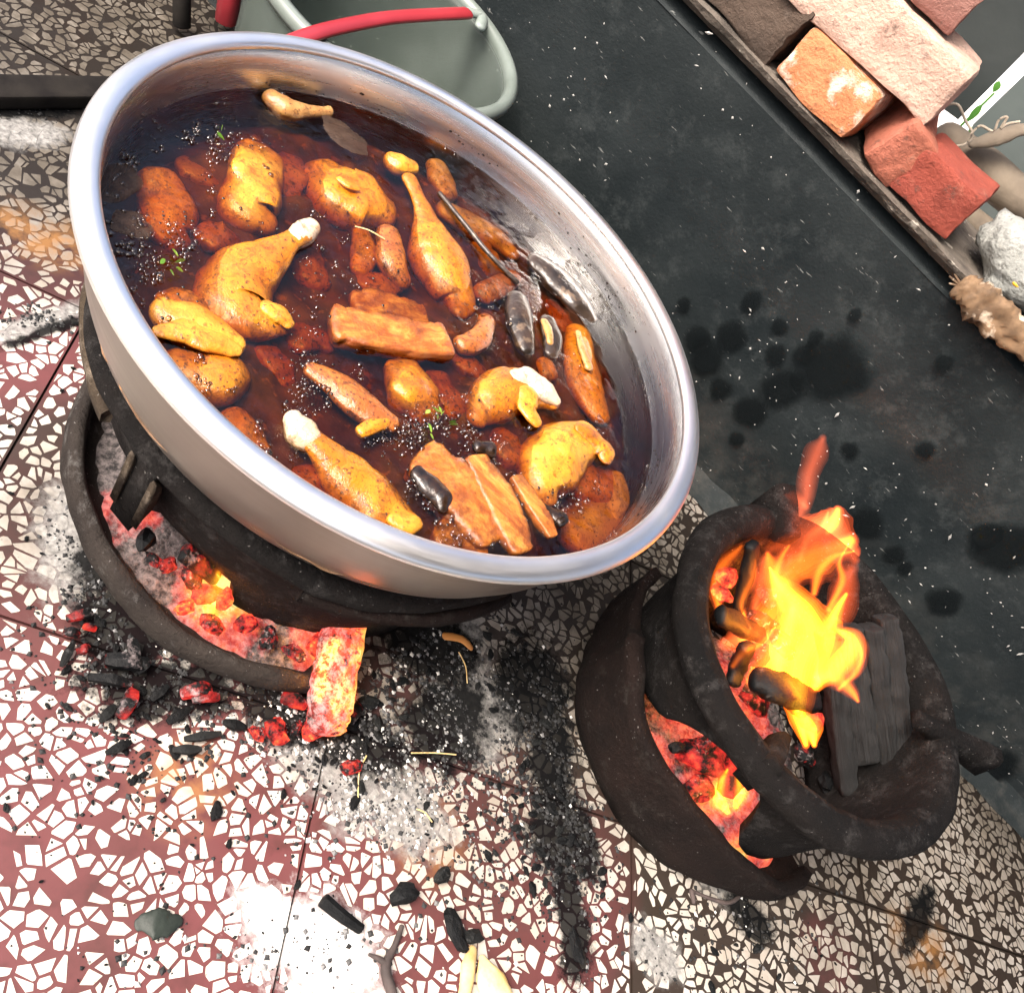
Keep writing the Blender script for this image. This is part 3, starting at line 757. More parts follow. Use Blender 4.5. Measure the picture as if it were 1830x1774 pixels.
o = wire('twine', [aty(px, py, WY + .155) + Vector((0, 0, 0)) for px, py in [(1668, 215), (1690, 190), (1712, 188), (1725, 215), (1738, 240), (1725, 258), (1700, 262)]], .0017, MT['string']); tag(o, 'loose loop of pale twine below the long pale brick', 'twine')
o = wire('twine', [aty(px, py, WY + .15) for px, py in [(1735, 240), (1752, 225), (1775, 235), (1785, 215), (1800, 210), (1788, 230), (1800, 222), (1822, 218)]], .0017, MT['string']); tag(o, 'curled knot of pale twine in front of the grey green sheet', 'twine')
o = tube('cloth_scrap', [(aty(1740, 258, WY + .175), .008), (aty(1780, 248, WY + .18), .016), (aty(1822, 232, WY + .185), .012), (aty(1860, 235, WY + .19), .010)], MT['bark'], None, .5, 12, .3, 50, 4); tag(o, 'crumpled grey brown cloth scrap above the log', 'cloth')

# ------------------------------------------------------------------ added tin canopy, out of view, that shades the right half
def corrug(name, x0, x1, y0, y1, z, mat):
    V, F = [], []; n = 160
    for i in range(n + 1):
        x = x0 + (x1 - x0) * i / n; zz = z + .012 * math.sin(i * math.pi / 2)
        V += [(x, y0, zz), (x, y1, zz), (x, y0, zz + .004), (x, y1, zz + .004)]
    for i in range(n):
        a = i * 4; F += [(a, a + 4, a + 5, a + 1), (a + 2, a + 3, a + 7, a + 6)]
    return mesh(name, V, F, mat, None)
rf = corrug('shade_canopy', .12, 3.2, -1.6, 2.0, 1.65, simple('rusty_tin', (.10, .08, .065), (.2, .18, .16), 4, .6, bump=.2)); tag(rf, 'unseen corrugated tin canopy added to shade the right side', kind='structure')

# ------------------------------------------------------------------ clay stove under the basin
def arc(a0, a1, n): return [a0 + (a1 - a0) * i / (n - 1) for i in range(n)]
def interp(x, tab):
    if x <= tab[0][0]: return tab[0][1]
    for (a, b), (c, d) in zip(tab, tab[1:]):
        if x <= c: return b + (d - b) * (x - a) / (c - a) if c > a else d
    return tab[-1][1]
s1 = empty('clay_stove', (C1[0], C1[1], 0)); tag(s1, 'big sooty clay stove with glowing fire mouth under the steel basin', 'stove')
CB = (C1[0] + .008, C1[1] - .012)
def sec_bowl1(ph):
    top = interp(ph, [(150, .05), (200, .066), (235, .056), (262, .042), (300, .037), (320, .034)])
    ro = interp(ph, [(150, .215), (200, .216), (240, .230), (285, .247), (320, .238)])
    return [(ro - .014, .0012), (ro - .004, .010), (ro + .001, top * .5), (ro, top * .9), (ro - .003, top), (ro - .009, top + .001), (ro - .013, top - .004), (ro - .018, top * .6), (ro - .05, .016), (ro - .10, .010), (ro - .10, .0012)]
child(shell('fire_bowl', CB, arc(150, 319, 110), sec_bowl1, MT['clay_ash'], None, .006, 2), s1)
ZB1 = [(0, .012), (60, .012), (150, .02), (180, .085), (205, .098), (240, .100), (252, .098), (256, .074), (262, .070), (266, .090), (272, .088), (280, .079), (287, .070), (290, .014), (300, .010), (320, .010), (360, .012)]
def sec_drum1(ph):
    zb = interp(ph % 360, ZB1)
    def r(z): return .198 + (.232 - .198) * max(0, min(1, (z - .01) / .15)) ** 1.2
    Z = [zb + (.158 - zb) * k / 6 for k in range(7)]
    outer = [(r(z), z) for z in Z] + [(.240, .160), (.244, .167), (.242, .176), (.232, .179)]
    inner = [(.218, .176), (.214, .164)] + [(r(z) - .017, z) for z in reversed(Z)]
    return outer + inner
ph = sorted(set(arc(0, 357, 120) + [252, 253.5, 256, 262, 264, 266, 287, 288, 289, 290]))
drum1 = child(shell('stove_drum', C1, ph, sec_drum1, MT['clay_dark'], None, .005, 5, closed=True), s1)
# rusty lip on the drum, broken where the front prong stands
def sec_lip(ph):
    k = .002 * noise.noise(Vector((ph * .2, 0, 0)))
    return [(.2375, .142 + k), (.246, .146 + k), (.247, .156), (.243, .160), (.236, .157)]
child(shell('rim_lip', C1, arc(206, 250, 40), sec_lip, MT['rust'], None, .003, 9), s1)
child(shell('rim_lip', C1, arc(298, 345, 40), sec_lip, MT['clay_brown'], None, .003, 11), s1)
def lug(parent, c, phi, r0, r1, z0, z1, wd, mat, name='pot_prong', seed=1, tilt=0):
    V, F = [], []; n = 6
    a = R_(phi); rad = Vector((math.cos(a), math.sin(a), 0)); tn = Vector((-math.sin(a), math.cos(a), 0))
    for i in range(n + 1):
        t = i / n; r = r0 + (r1 - r0) * t; zt = z1 - .012 * t + tilt * t; zb = z0 + (z1 - z0) * .35 * t
        for (s, z) in ((-1, zb), (1, zb), (1.0, zt - .006), (.6, zt), (-.6, zt), (-1, zt - .006)):
            p = Vector((c[0], c[1], 0)) + rad * r + tn * (s * wd * (1 - .25 * t)) + Vector((0, 0, z))
            V.append(p + noise.noise_vector(p * 60) * .0016)
    for i in range(n):
        for k in range(6): l = (k + 1) % 6; F.append((i * 6 + k, i * 6 + 6 + k, i * 6 + 6 + l, i * 6 + l))
    F += [tuple(range(6)), tuple(n * 6 + k for k in range(5, -1, -1))]
    return child(mesh(name, V, F, mat, None), parent)
lug(s1, C1, 263, .242, .215, .085, .172, .012, MT['clay_dark'])
lug(s1, C1, 260, .2455, .236, .10, .165, .0035, MT['rust'])
lug(s1, C1, 266.5, .2455, .236, .10, .165, .0035, MT['rust'])
for phi in (22, 142): lug(s1, C1, phi, .243, .20, .112, .178, .013, MT['clay_dark'])
# ash bed of the stove
def bed(name, c, rad, z0, zh, hot, seed=0):
    """rough heap in polar form; rad(phi) is its outline"""
    V, F, H = [], [], []; na, nr = 150, 44
    for i in range(na):
        ph = 360 * i / na; R = rad(ph) * (1 + .02 * noise.noise(Vector((math.cos(R_(ph)) * 9, math.sin(R_(ph)) * 9, seed))))
        for j in range(nr + 1):
            t = j / nr; x = c[0] + R * t * math.cos(R_(ph)); y = c[1] + R * t * math.sin(R_(ph)); e = 1 - t * t
            z = z0 + zh * e ** .5 + (noise.noise(Vector((x * 60, y * 60, seed))) * .007 + noise.noise(Vector((x * 170, y * 170, seed))) * .0045 + noise.noise(Vector((x * 400, y * 400, seed))) * .002) * min(1, e * 4)
            V.append((x, y, z)); H.append(max([0] + [k * math.exp(-((x - hx) ** 2 + (y - hy) ** 2) / (hr * hr)) for hx, hy, hr, k in hot]))
    for i in range(na):
        for j in range(nr): k = (i + 1) % na; F.append((i * (nr + 1) + j, i * (nr + 1) + j + 1, k * (nr + 1) + j + 1, k * (nr + 1) + j))
    o = mesh(name, V, F, MT['ashbed'], None); fattr(o, 'hot', H); return o
h = [at(375, 1050, .045), at(600, 1165, .03), at(560, 1150, .03), at(240, 900, .045), at(430, 1130, .04), at(470, 1120, .04)]
o = bed('ash_bed', CB, lambda p: interp(p, [(0, .165), (140, .165), (152, .2), (160, .205), (290, .235), (312, .226), (320, .185), (335, .17), (360, .165)]), .012, .035, [(h[0].x + .01, h[0].y + .01, .045, 1.1), (h[1].x, h[1].y, .04, 1.05), (h[2].x, h[2].y, .04, .7), (h[3].x, h[3].y, .035, .75), (h[4].x, h[4].y, .03, .75), (h[5].x, h[5].y, .04, .5), (C1[0], C1[1], .1, .8)], 2)
tag(o, 'bed of pale hot ash glowing in the big stove bowl', 'ash', kind='stuff')

# ------------------------------------------------------------------ small clay stove
s2 = empty('clay_stove', (C2[0], C2[1], 0)); tag(s2, 'small open clay stove with tall yellow flames and thick round rim', 'stove')
def sec_ap2(ph):
    top = interp(ph, [(168, .095), (198, .105), (206, .112), (212, .128), (222, .124), (235, .108), (255, .102), (280, .088), (300, .066), (320, .042), (338, .022), (346, .016)])
    rb = interp(ph, [(168, .165), (210, .180), (260, .184), (300, .178), (346, .176)])
    rt = interp(ph, [(168, .178), (206, .186), (214, .196), (260, .182), (300, .178), (346, .19)])
    rm = max(rb, rt) + .010 * interp(ph, [(168, .2), (220, 1), (280, 1), (346, 0)])
    lip = interp(ph, [(168, .002), (205, .004), (210, .010), (225, .008), (260, .003), (320, .004), (346, .003)])
    return [(rb - .05, .0012), (rb - .004, .0012), (rb + (rm - rb) * .6, top * .25), (rm, top * .5), (rt + lip * .5, top * .85), (rt + lip, top - .004), (rt + lip * .3, top), (rt - .010, top - .001), (rt - .013, top * .8), (rt - .014, top * .4), (rb - .03, .012), (rb - .05, .010)]
child(shell('fire_apron', C2, arc(168, 346, 120), sec_ap2, MT['clay_brown'], None, .007, 21), s2)
ZB2 = [(0, .03), (60, .02), (150, .02), (200, .07), (225, .09), (236, .104), (242, .132), (250, .152), (260, .163), (269, .164), (275, .152), (280, .127), (285, .098), (289, .076), (300, .058), (315, .045), (332, .036), (360, .03)]
def sec_drum2(ph):
    zb = interp(ph % 360, ZB2)
    def r(z): return .148 + (.166 - .148) * max(0, min(1, (z - .03) / .13))
    Z = [zb + (.168 - zb) * k / 6 for k in range(7)]
    outer = [(r(z), z) for z in Z] + [(.176, .172), (.186, .178), (.190, .188), (.187, .198), (.178, .204)]
    inner = [(.166, .205), (.157, .199), (.152, .188)] + [(r(z) - .014, z) for z in reversed(Z)]
    return outer + inner
ph = sorted(set(arc(0, 357, 120) + [238, 240, 243, 246, 282, 284, 286, 288]))
child(shell('stove_drum', C2, ph, sec_drum2, MT['clay_dark'], None, .006, 33, closed=True), s2)
lug(s2, C2, 264, .178, .125, .165, .212, .010, MT['clay_dark'], seed=3)
lug(s2, C2, 22, .235, .125, .178, .214, .012, MT['clay_dark'], seed=4)
lug(s2, C2, 135, .20, .145, .17, .226, .016, MT['clay_dark'], seed=5)
h = [at(1280, 1420, .05), at(1320, 1400, .05), at(1430, 1510, .01), at(1200, 1340, .06)]
o = bed('ash_bed', C2, lambda p: interp(p, [(0, .13), (160, .13), (172, .15), (215, .165), (300, .16), (325, .158), (345, .145), (360, .13)]), .010, .03, [(h[0].x, h[0].y, .05, .82), (h[1].x, h[1].y, .05, .95), (h[2].x, h[2].y, .05, .85), (h[3].x, h[3].y, .04, .8), (C2[0], C2[1], .12, .8), (C2[0] + .09, C2[1] - .11, .05, .85), (C2[0] + .13, C2[1] - .07, .04, .8)], 9)
tag(o, 'bed of glowing ash under the flames in the small stove', 'ash', kind='stuff')

# ------------------------------------------------------------------ steel basin
bs = empty('steel_basin', (C1[0], C1[1], .155)); tag(bs, 'wide stainless steel basin full of chicken in brown broth', 'basin')
child(lathe('inner_wall', C1, [(.262, .2915), (.2588, .284), (.2572, .262), (.2545, .235), (.249, .212), (.238, .193), (.22, .184), (.15, .1815), (.0005, .181)], MT['steel'], None, 160), bs)
child(lathe('outer_wall', C1, [(.2655, .2885), (.2645, .276), (.2625, .25), (.257, .222), (.249, .203), (.236, .188), (.216, .1795), (.15, .1775), (.0005, .177)], MT['steel_out'], None, 160), bs)
prof = []
for k in range(17):
    a = R_(200 - k * 250 / 16); prof.append((.2712 + .0099 * math.cos(a), .2925 + .0062 * math.sin(a) - .0016 * math.cos(a)))
child(lathe('rolled_rim', C1, prof, MT['steel_rim'], None, 160), bs)
# soot and spice flecks stuck on the inner wall above the broth
V, F = [], []
for k in range(520):
    a = random.gauss(R_(45), R_(75)); z = LV + abs(random.gauss(0, .009)) + .001
    if z > .284 or noise.noise(Vector((math.cos(a) * 4, math.sin(a) * 4, z * 30))) < -.05: continue
    rr = .2568 + (z - .253) * .055; r = random.choice((.0005, .0007, .0009, .0014))
    c = Vector((C1[0] + math.cos(a) * rr, C1[1] + math.sin(a) * rr, z)); n_ = Vector((-math.cos(a), -math.sin(a), 0)); tn = Vector((-math.sin(a), math.cos(a), 0)); b = len(V)
    for q in range(5):
        an = q * 1.2566; V.append(c + tn * r * 1.5 * math.cos(an) * random.uniform(.6, 1.2) + Vector((0, 0, r * math.sin(an) * random.uniform(.6, 1.2))))
    V.append(c + n_ * r * .8); F += [(b + q, b + (q + 1) % 5, b + 5) for q in range(5)]
o = child(mesh('soot_flecks', V, F, MT['droplet'], None), bs); tag(o, kind='stuff')

# ------------------------------------------------------------------ broth
V, F = [], []
seg, rings = 128, 70
RB = .2592
for j in range(rings + 1):
    r = RB * j / rings
    for i in range(seg):
        a = 2 * math.pi * i / seg; x, y = r * math.cos(a), r * math.sin(a)
        z = LV + noise.noise(Vector((x * 30, y * 30, 2))) * .0007 + noise.noise(Vector((x * 85, y * 85, 7))) * .0004
        if j >= rings - 1: z += .0012
        V.append((C1[0] + x, C1[1] + y, z))
top = len(V)
for (r, z) in ((.2565, .235), (.2515, .212), (.240, .1915), (.215, .1822), (.02, .1798)):
    for i in range(seg):
        a = 2 * math.pi * i / seg; V.append((C1[0] + r * math.cos(a), C1[1] + r * math.sin(a), z))
for j in range(rings + 5):
    for i in range(seg):
        k = (i + 1) % seg; F.append((j * seg + i, j * seg + k, (j + 1) * seg + k, (j + 1) * seg + i))
F.append(tuple((rings + 5) * seg + i for i in range(seg)))
F = [f[::-1] for f in F]
o = mesh('broth', V, F, MT['broth'], None); tag(o, 'dark brown spiced broth filling the steel basin', 'broth')
bm = bmesh.new(); bm.from_mesh(o.data); bmesh.ops.remove_doubles(bm, verts=bm.verts[:], dist=1e-6); bmesh.ops.recalc_face_normals(bm, faces=bm.faces[:]); bm.to_mesh(o.data); bm.free()
# murk below the surface
V, F = [], []; nr, na = 60, 200
for j in range(nr + 1):
    for i in range(na):
        r = .2535 * j / nr; a = 2 * math.pi * i / na; x, y = r * math.cos(a), r * math.sin(a)
        z = LV - .017 - .022 * max(0, (j / nr - .86) / .14) + noise.noise(Vector((x * 16, y * 16, 4))) * .009 + noise.noise(Vector((x * 55, y * 55, 4))) * .005
        V.append((C1[0] + x, C1[1] + y, min(z, LV - .005)))
for j in range(nr):
    for i in range(na): k = (i + 1) % na; F.append((j * na + i, (j + 1) * na + i, (j + 1) * na + k, j * na + k))
o = mesh('spice_sediment', V, F, MT['sediment'], None); tag(o, 'murky brown onion and spice paste suspended in the broth', 'sediment', kind='stuff')

# ------------------------------------------------------------------ food
def sp(P, flat_=.6):
    out = []
    for (px, py, dz, w_) in P:
        top = dz * .5 + 2.5 if dz > -2 else dz * .8
        w2 = w_ * .00044; p = at(px, py, LV + top * .001); p.z -= w2 * flat_; out.append((p, w_ * pxm(p) * 1.06))
    return out
def food(name, P, mat, label, cat, flat=.62, amp=.09, parts=(), group=None, sharp=0, freq=28, seg=20):
    o = tube(name, sp(P, flat), MT[mat], None, flat, 30, amp * 1.8, freq * .85, 9, .75, sharp=sharp, crease=.07)
    tag(o, label, cat, group)
    for (nm, Q, m2, fl, am) in parts:
        c = tube(nm, sp(Q, fl), MT[m2], None, fl, 18, am, 60, 6, crease=.08); c.parent = o
    return o
food('chicken_drumstick', [(545, 408, 14, 20), (520, 424, 13, 20), (488, 445, 9, 38), (445, 480, 4, 62), (428, 520, 2, 66), (462, 552, 0, 46), (505, 570, -2, 24)], 'skin', 'big yellow chicken drumstick with white knuckle standing clear of the broth', 'chicken',
     parts=[('bone_end', [(562, 396, 17, 16), (548, 404, 17, 22), (530, 418, 15, 19)], 'cream', .85, .12), ('skin_flap', [(480, 545, 6, 18), (505, 558, 5, 20), (518, 575, 0, 12)], 'skin_pale', .5, .2)])
food('chicken_drumstick', [(552, 765, 12, 22), (578, 790, 11, 28), (620, 826, 6, 50), (665, 865, 2, 58), (705, 900, 0, 52), (735, 925, 0, 26)], 'skin', 'chicken drumstick with white knob pointing to the near rim of the basin', 'chicken',
     parts=[('bone_end', [(530, 738, 17, 20), (545, 752, 17, 30), (562, 772, 14, 24)], 'cream', .85, .16), ('skin_flap', [(705, 925, 5, 14), (728, 935, 5, 18), (748, 928, 3, 13)], 'skin_pale', .6, .3)])
food('chicken_thigh', [(290, 310, -8, 36), (308, 350, -6, 52), (305, 395, -8, 44), (318, 425, -14, 28)], 'skin', 'orange chicken thigh sunk under the broth beside the brown scum', 'chicken', .55, .16, sharp=.25)
food('chicken_thigh', [(472, 268, -8, 40), (462, 318, -1, 54), (452, 362, -2, 46), (478, 392, -7, 28)], 'skin_pale', 'yellow chicken thigh with glare on it near the far wall of the basin', 'chicken', .6, .15, sharp=.3)
food('chicken_thigh', [(578, 300, -5, 38), (620, 325, 1, 60), (662, 345, 1, 58), (690, 372, -4, 34)], 'skin', 'round orange chicken thigh with a small raised skin fold on top', 'chicken', .58, .15, sharp=.3, parts=[('skin_fold', [(608, 318, 13, 7), (625, 328, 15, 10), (640, 335, 13, 6)], 'skin_pale', .4, .2)])
food('chicken_drumstick', [(735, 315, 3, 15), (752, 350, 4, 15), (768, 385, 3, 26), (788, 430, 2, 50), (808, 480, 1, 54), (828, 525, -3, 38), (824, 552, -6, 18)], 'skin', 'chicken drumstick with thin shank beside the cinnamon stick', 'chicken', .6)
food('meat_chunk', [(700, 410, -1, 22), (705, 455, -1, 30), (722, 495, -5, 22)], 'skin_red', 'dark red meat chunk against the thin shanked drumstick', 'meat', .6)
food('chicken_knuckle', [(705, 280, 0, 20), (722, 285, 3, 24), (740, 292, -1, 16)], 'skin_pale', 'small yellow knuckle poking up by the far wall', 'chicken', .7, .14)
food('chicken_scrap', [(785, 292, -6, 20), (795, 315, -6, 26), (805, 340, -8, 20)], 'tan', 'pale scrap of chicken sunk beside the far wall', 'chicken', .6)
food('chicken_scrap', [(650, 412, -8, 18), (656, 445, -7, 24), (645, 478, -11, 16)], 'skin', 'slim orange scrap of chicken sunk between drumsticks', 'chicken', .6)
food('chicken_wing', [(300, 545, 2, 34), (345, 562, 5, 46), (395, 590, 3, 36), (428, 608, -1, 20)], 'skin_pale', 'folded chicken wing with glossy pale skin by the near rim', 'chicken', .6, parts=[('skin_flap', [(285, 588, 5, 14), (330, 585, 9, 26), (380, 602, 9, 26), (425, 620, 3, 14)], 'skin_pale', .4, .3)])
food('chicken_thigh', [(325, 635, -2, 36), (380, 652, 0, 52), (420, 650, -2, 42)], 'skin', 'orange chicken thigh under the folded wing', 'chicken', .6, .16, sharp=.3)
food('chicken_thigh', [(305, 530, -3, 28), (330, 528, -2, 34), (360, 545, -4, 26)], 'skin', 'orange chicken piece half hidden behind the folded wing', 'chicken', .6)
food('chicken_scrap', [(425, 738, -6, 30), (445, 762, -5, 34), (468, 795, -6, 20)], 'skin', 'orange chicken piece sunk along the near rim', 'chicken', .6)
food('meat_strip', [(560, 655, 0, 18), (620, 690, 3, 30), (665, 725, 3, 30), (705, 750, 0, 18)], 'skin_red', 'stringy red brown meat strip left of the middle of the broth', 'meat', .55, .16)
food('meat_curl', [(648, 768, -1, 11), (668, 758, 2, 13), (690, 750, 2, 12), (702, 742, -1, 9)], 'skin', 'little orange curl of skin touching the stringy meat strip', 'meat', .7)
food('chicken_thigh', [(728, 655, -3, 40), (755, 688, 1, 54), (765, 724, -4, 38)], 'skin', 'orange chicken thigh between the pork slab and the green herbs', 'chicken', .58, .18, sharp=.35)
food('chicken_knuckle', [(832, 608, 1, 20), (852, 605, 3, 24), (868, 590, 1, 18), (876, 568, -2, 16)], 'skin_red', 'small brown knuckle with wet ring beside the pork slab', 'chicken', .7, .14)
food('chicken_scrap', [(866, 522, -5, 18), (895, 506, -4, 22), (922, 490, -7, 14)], 'skin_red', 'brown strip of chicken lying beside the cinnamon stick', 'chicken', .6, .14)
food('mushroom', [(930, 528, 1, 20), (938, 575, 4, 27), (946, 622, -1, 16)], 'dark_veg', 'long black mushroom with silvery glare', 'mushroom', .6, .14)
food('mushroom', [(982, 570, 3, 16), (992, 598, 5, 18), (988, 628, 0, 14)], 'dark_veg', 'short brown mushroom next to the long black one', 'mushroom', .6, .14, parts=[('pale_side', [(975, 572, 6, 8), (983, 590, 8, 9), (985, 610, 6, 7)], 'tan', .6, .2)])
food('chicken_scrap', [(978, 645, -5, 18), (985, 662, -5, 20)], 'skin', 'small yellow scrap below the short brown mushroom', 'chicken', .6)
food('mushroom', [(962, 462, 1, 22), (1000, 488, 5, 32), (1038, 532, 5, 28), (1060, 566, -1, 14)], 'dark_veg', 'large dark speckled mushroom cap against the right inner wall', 'mushroom', .5, .1)
food('chicken_thigh', [(1038, 590, -4, 24), (1048, 640, -2, 34), (1060, 690, -3, 36), (1078, 738, -6, 22)], 'skin', 'long orange brown chicken thigh along the right inner wall', 'chicken', .55, .12, parts=[('skin_flap', [(1035, 592, 5, 6), (1042, 620, 7, 7), (1055, 655, 6, 8)], 'tan', .6, .3)])
food('chicken_drumstick', [(858, 742, -4, 20), (885, 706, 2, 44), (928, 685, 6, 46), (968, 692, 6, 36), (992, 712, 2, 20)], 'skin', 'chicken drumstick with torn white skin at its end', 'chicken', .62,
     parts=[('bone_end', [(925, 668, 16, 16), (950, 668, 19, 22), (980, 690, 18, 22), (998, 712, 10, 12)], 'cream', .7, .25), ('skin_flap', [(948, 698, 14, 20), (945, 725, 11, 20), (962, 752, 6, 12)], 'skin_pale', .4, .35)])
food('chicken_drumstick', [(1058, 772, 2, 34), (1020, 792, 6, 58), (995, 822, 5, 60), (985, 858, 0, 40), (988, 888, -4, 16)], 'skin_pale', 'plump bright yellow chicken leg with curled skin flap near the right wall', 'chicken', .66, .07,
     parts=[('skin_flap', [(1035, 762, 16, 10), (1065, 778, 14, 20), (1085, 800, 9, 20), (1085, 818, 4, 12)], 'skin', .5, .3)])
food('chicken_thigh', [(1045, 845, -11, 46), (1075, 870, -11, 38), (1095, 850, -13, 28)], 'skin_red', 'brown chicken thigh sunk below the bright yellow one', 'chicken', .5)
food('chicken_thigh', [(1040, 940, -13, 50), (1075, 925, -13, 44), (1100, 905, -14, 30)], 'tan', 'brown chicken piece sunk along the rim beside the small stove', 'chicken', .5)
food('chicken_scrap', [(1108, 850, -9, 18), (1112, 885, -9, 22), (1100, 915, -11, 16)], 'tan', 'narrow brown strip sunk at the right wall', 'chicken', .5)
food('chicken_rib', [(488, 165, 6, 18), (508, 178, 9, 20), (550, 190, 6, 15), (590, 193, 3, 11)], 'tan', 'tan bony chicken piece sticking out at the far wall', 'chicken', .9, .3)
food('chicken_neck', [(800, 370, -8, 22), (840, 390, -8, 28), (890, 420, -9, 24), (920, 450, -10, 16)], 'tan', 'tan neck piece sunk between cinnamon stick and far wall', 'chicken', .6)
LS = 'brown braised meat chunk sunk deep in the broth'; GS = 'meat chunks sunk in the broth'
for (px, py, r, ang, m_) in [(395, 420, 30, 20, 'skin_red'), (560, 470, 34, 70, 'skin_red'), (520, 310, 30, 90, 'skin_red'), (360, 300, 30, 30, 'tan'), (560, 600, 34, 10, 'skin_red'), (500, 650, 30, 60, 'skin_red'), (800, 700, 34, 60, 'skin_red'), (840, 650, 26, 30, 'skin_red'), (560, 860, 28, 50, 'skin_red'), (920, 800, 34, 50, 'skin_red'), (680, 500, 30, 10, 'skin_red'), (880, 460, 30, 45, 'tan'), (1000, 560, 24, 60, 'skin_red')]:
    dx, dy = math.cos(R_(ang)) * r * .9, math.sin(R_(ang)) * r * .9; dz = random.uniform(-16, -10)
    food('meat_chunk', [(px - dx, py - dy, dz - 3, r * .8), (px, py, dz, r), (px + dx, py + dy, dz - 3, r * .75)], m_, LS, 'meat', .45, .34, group=GS, freq=40, sharp=.6)
# pork slabs: rectangular section, layered
def pork(name, P, label, flat, parts=(), tilt=None):
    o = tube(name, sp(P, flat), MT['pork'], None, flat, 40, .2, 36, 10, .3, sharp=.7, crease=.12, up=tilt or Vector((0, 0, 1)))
    tag(o, label, 'pork'); return o
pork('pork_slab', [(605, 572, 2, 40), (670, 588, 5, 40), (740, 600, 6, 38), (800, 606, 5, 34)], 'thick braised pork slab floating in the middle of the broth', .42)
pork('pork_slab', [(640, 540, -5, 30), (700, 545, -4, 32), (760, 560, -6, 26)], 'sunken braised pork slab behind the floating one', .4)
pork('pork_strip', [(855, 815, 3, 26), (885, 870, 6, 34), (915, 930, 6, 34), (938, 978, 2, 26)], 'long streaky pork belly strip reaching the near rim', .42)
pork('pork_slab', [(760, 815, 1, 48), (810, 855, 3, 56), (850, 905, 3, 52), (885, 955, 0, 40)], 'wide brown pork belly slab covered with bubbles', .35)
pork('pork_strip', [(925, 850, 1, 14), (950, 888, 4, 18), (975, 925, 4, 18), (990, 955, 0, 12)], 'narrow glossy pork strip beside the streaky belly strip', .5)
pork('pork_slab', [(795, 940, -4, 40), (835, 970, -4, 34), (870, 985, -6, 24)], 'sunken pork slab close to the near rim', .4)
# dark glossy star anise, scum, sticks, herbs
for P, lb in (([(752, 838, 5, 16), (772, 858, 7, 18), (790, 885, 7, 18), (795, 905, 4, 12)], 'dark glossy spice pod on the bubbly pork slab'), ([(975, 905, 3, 10), (1000, 918, 5, 16), (1008, 930, 3, 10)], 'shiny black spice pod near the narrow pork strip'), ([(858, 795, 2, 14), (880, 798, 4, 16)], 'shiny black spice pod above the streaky pork strip')):
    food('spice_pod', P, 'droplet', lb, 'spice', .6, .6)
def patch(name, px, py, rx, ry, ang, mat, label, z=.0008, th=.0014):
    c = at(px, py, LV + z); V, F = [], []; n = 28; s = random.random() * 50; rx *= pxm(c); ry *= pxm(c)
    for ring, (k, zz) in enumerate(((0, th), (.55, th), (.88, th * .8), (1, 0))):
        for i in range(n):
            a = 2 * math.pi * i / n; q = k * (1 + .3 * noise.noise(Vector((math.cos(a) * 1.5 + s, math.sin(a) * 1.5, s))) + .12 * noise.noise(Vector((math.cos(a) * 5 + s, math.sin(a) * 5, s))))
            x, y = q * rx * math.cos(a), q * ry * math.sin(a); g = R_(ang)
            V.append((c.x + x * math.cos(g) - y * math.sin(g), c.y + x * math.sin(g) + y * math.cos(g), c.z - th * .5 + zz + noise.noise(Vector((x * 150, y * 150, s))) * th * .4 * (k < 1)))
    for r in range(3):
        for i in range(n): j = (i + 1) % n; F.append((r * n + i, r * n + j, r * n + n + j, r * n + n + i))
    o = mesh(name, V, F, MT[mat], None); tag(o, label, 'scum'); return o
patch('scum_patch', 213, 325, 36, 58, 20, 'scum', 'flat grey brown scum patch against the left wall')
patch('scum_patch', 618, 243, 50, 34, 10, 'scum', 'thin brown scum patch near the tan bony chicken piece')
patch('scum_patch', 235, 400, 40, 34, 60, 'scum', 'smaller brown scum film by the left wall', .0006, .0012)
o = wire('cinnamon_stick', [at(px, py, LV + dz) for px, py, dz in [(785, 345, .001), (830, 400, .003), (875, 455, .003), (925, 505, 0)]], .0024, MT['dark_veg']); tag(o, 'long thin cinnamon stick lying along the far wall', 'stick')
o = wire('straw_bit', [at(635, 405, LV + .002), at(660, 412, LV + .003), at(688, 428, LV + .002)], .0007, MT['straw']); tag(o, 'thin straw coloured ginger thread on the broth', 'ginger')
for q, (px, py, n) in enumerate([(785, 742, 9), (312, 470, 7), (388, 236, 4), (768, 775, 3)]):
    c = at(px, py, LV + .002); o = empty('herb_sprig', c); tag(o, ['green herb sprig floating beside the bubbly pork slab', 'green herb sprig floating near the left wall', 'tiny green leaf bit near the far left of the broth', 'small green leaf bit under the larger herb sprig'][q], 'herb')
    for k in range(n):
        a = random.uniform(0, 6.28); r = random.uniform(0, .011 if n > 4 else .004)
        leaf(o, c + Vector((r * math.cos(a), r * math.sin(a), .001)), Vector((math.cos(a + 1), math.sin(a + 1), .25)), random.uniform(.005, .010), .0017, MT['leaf'])
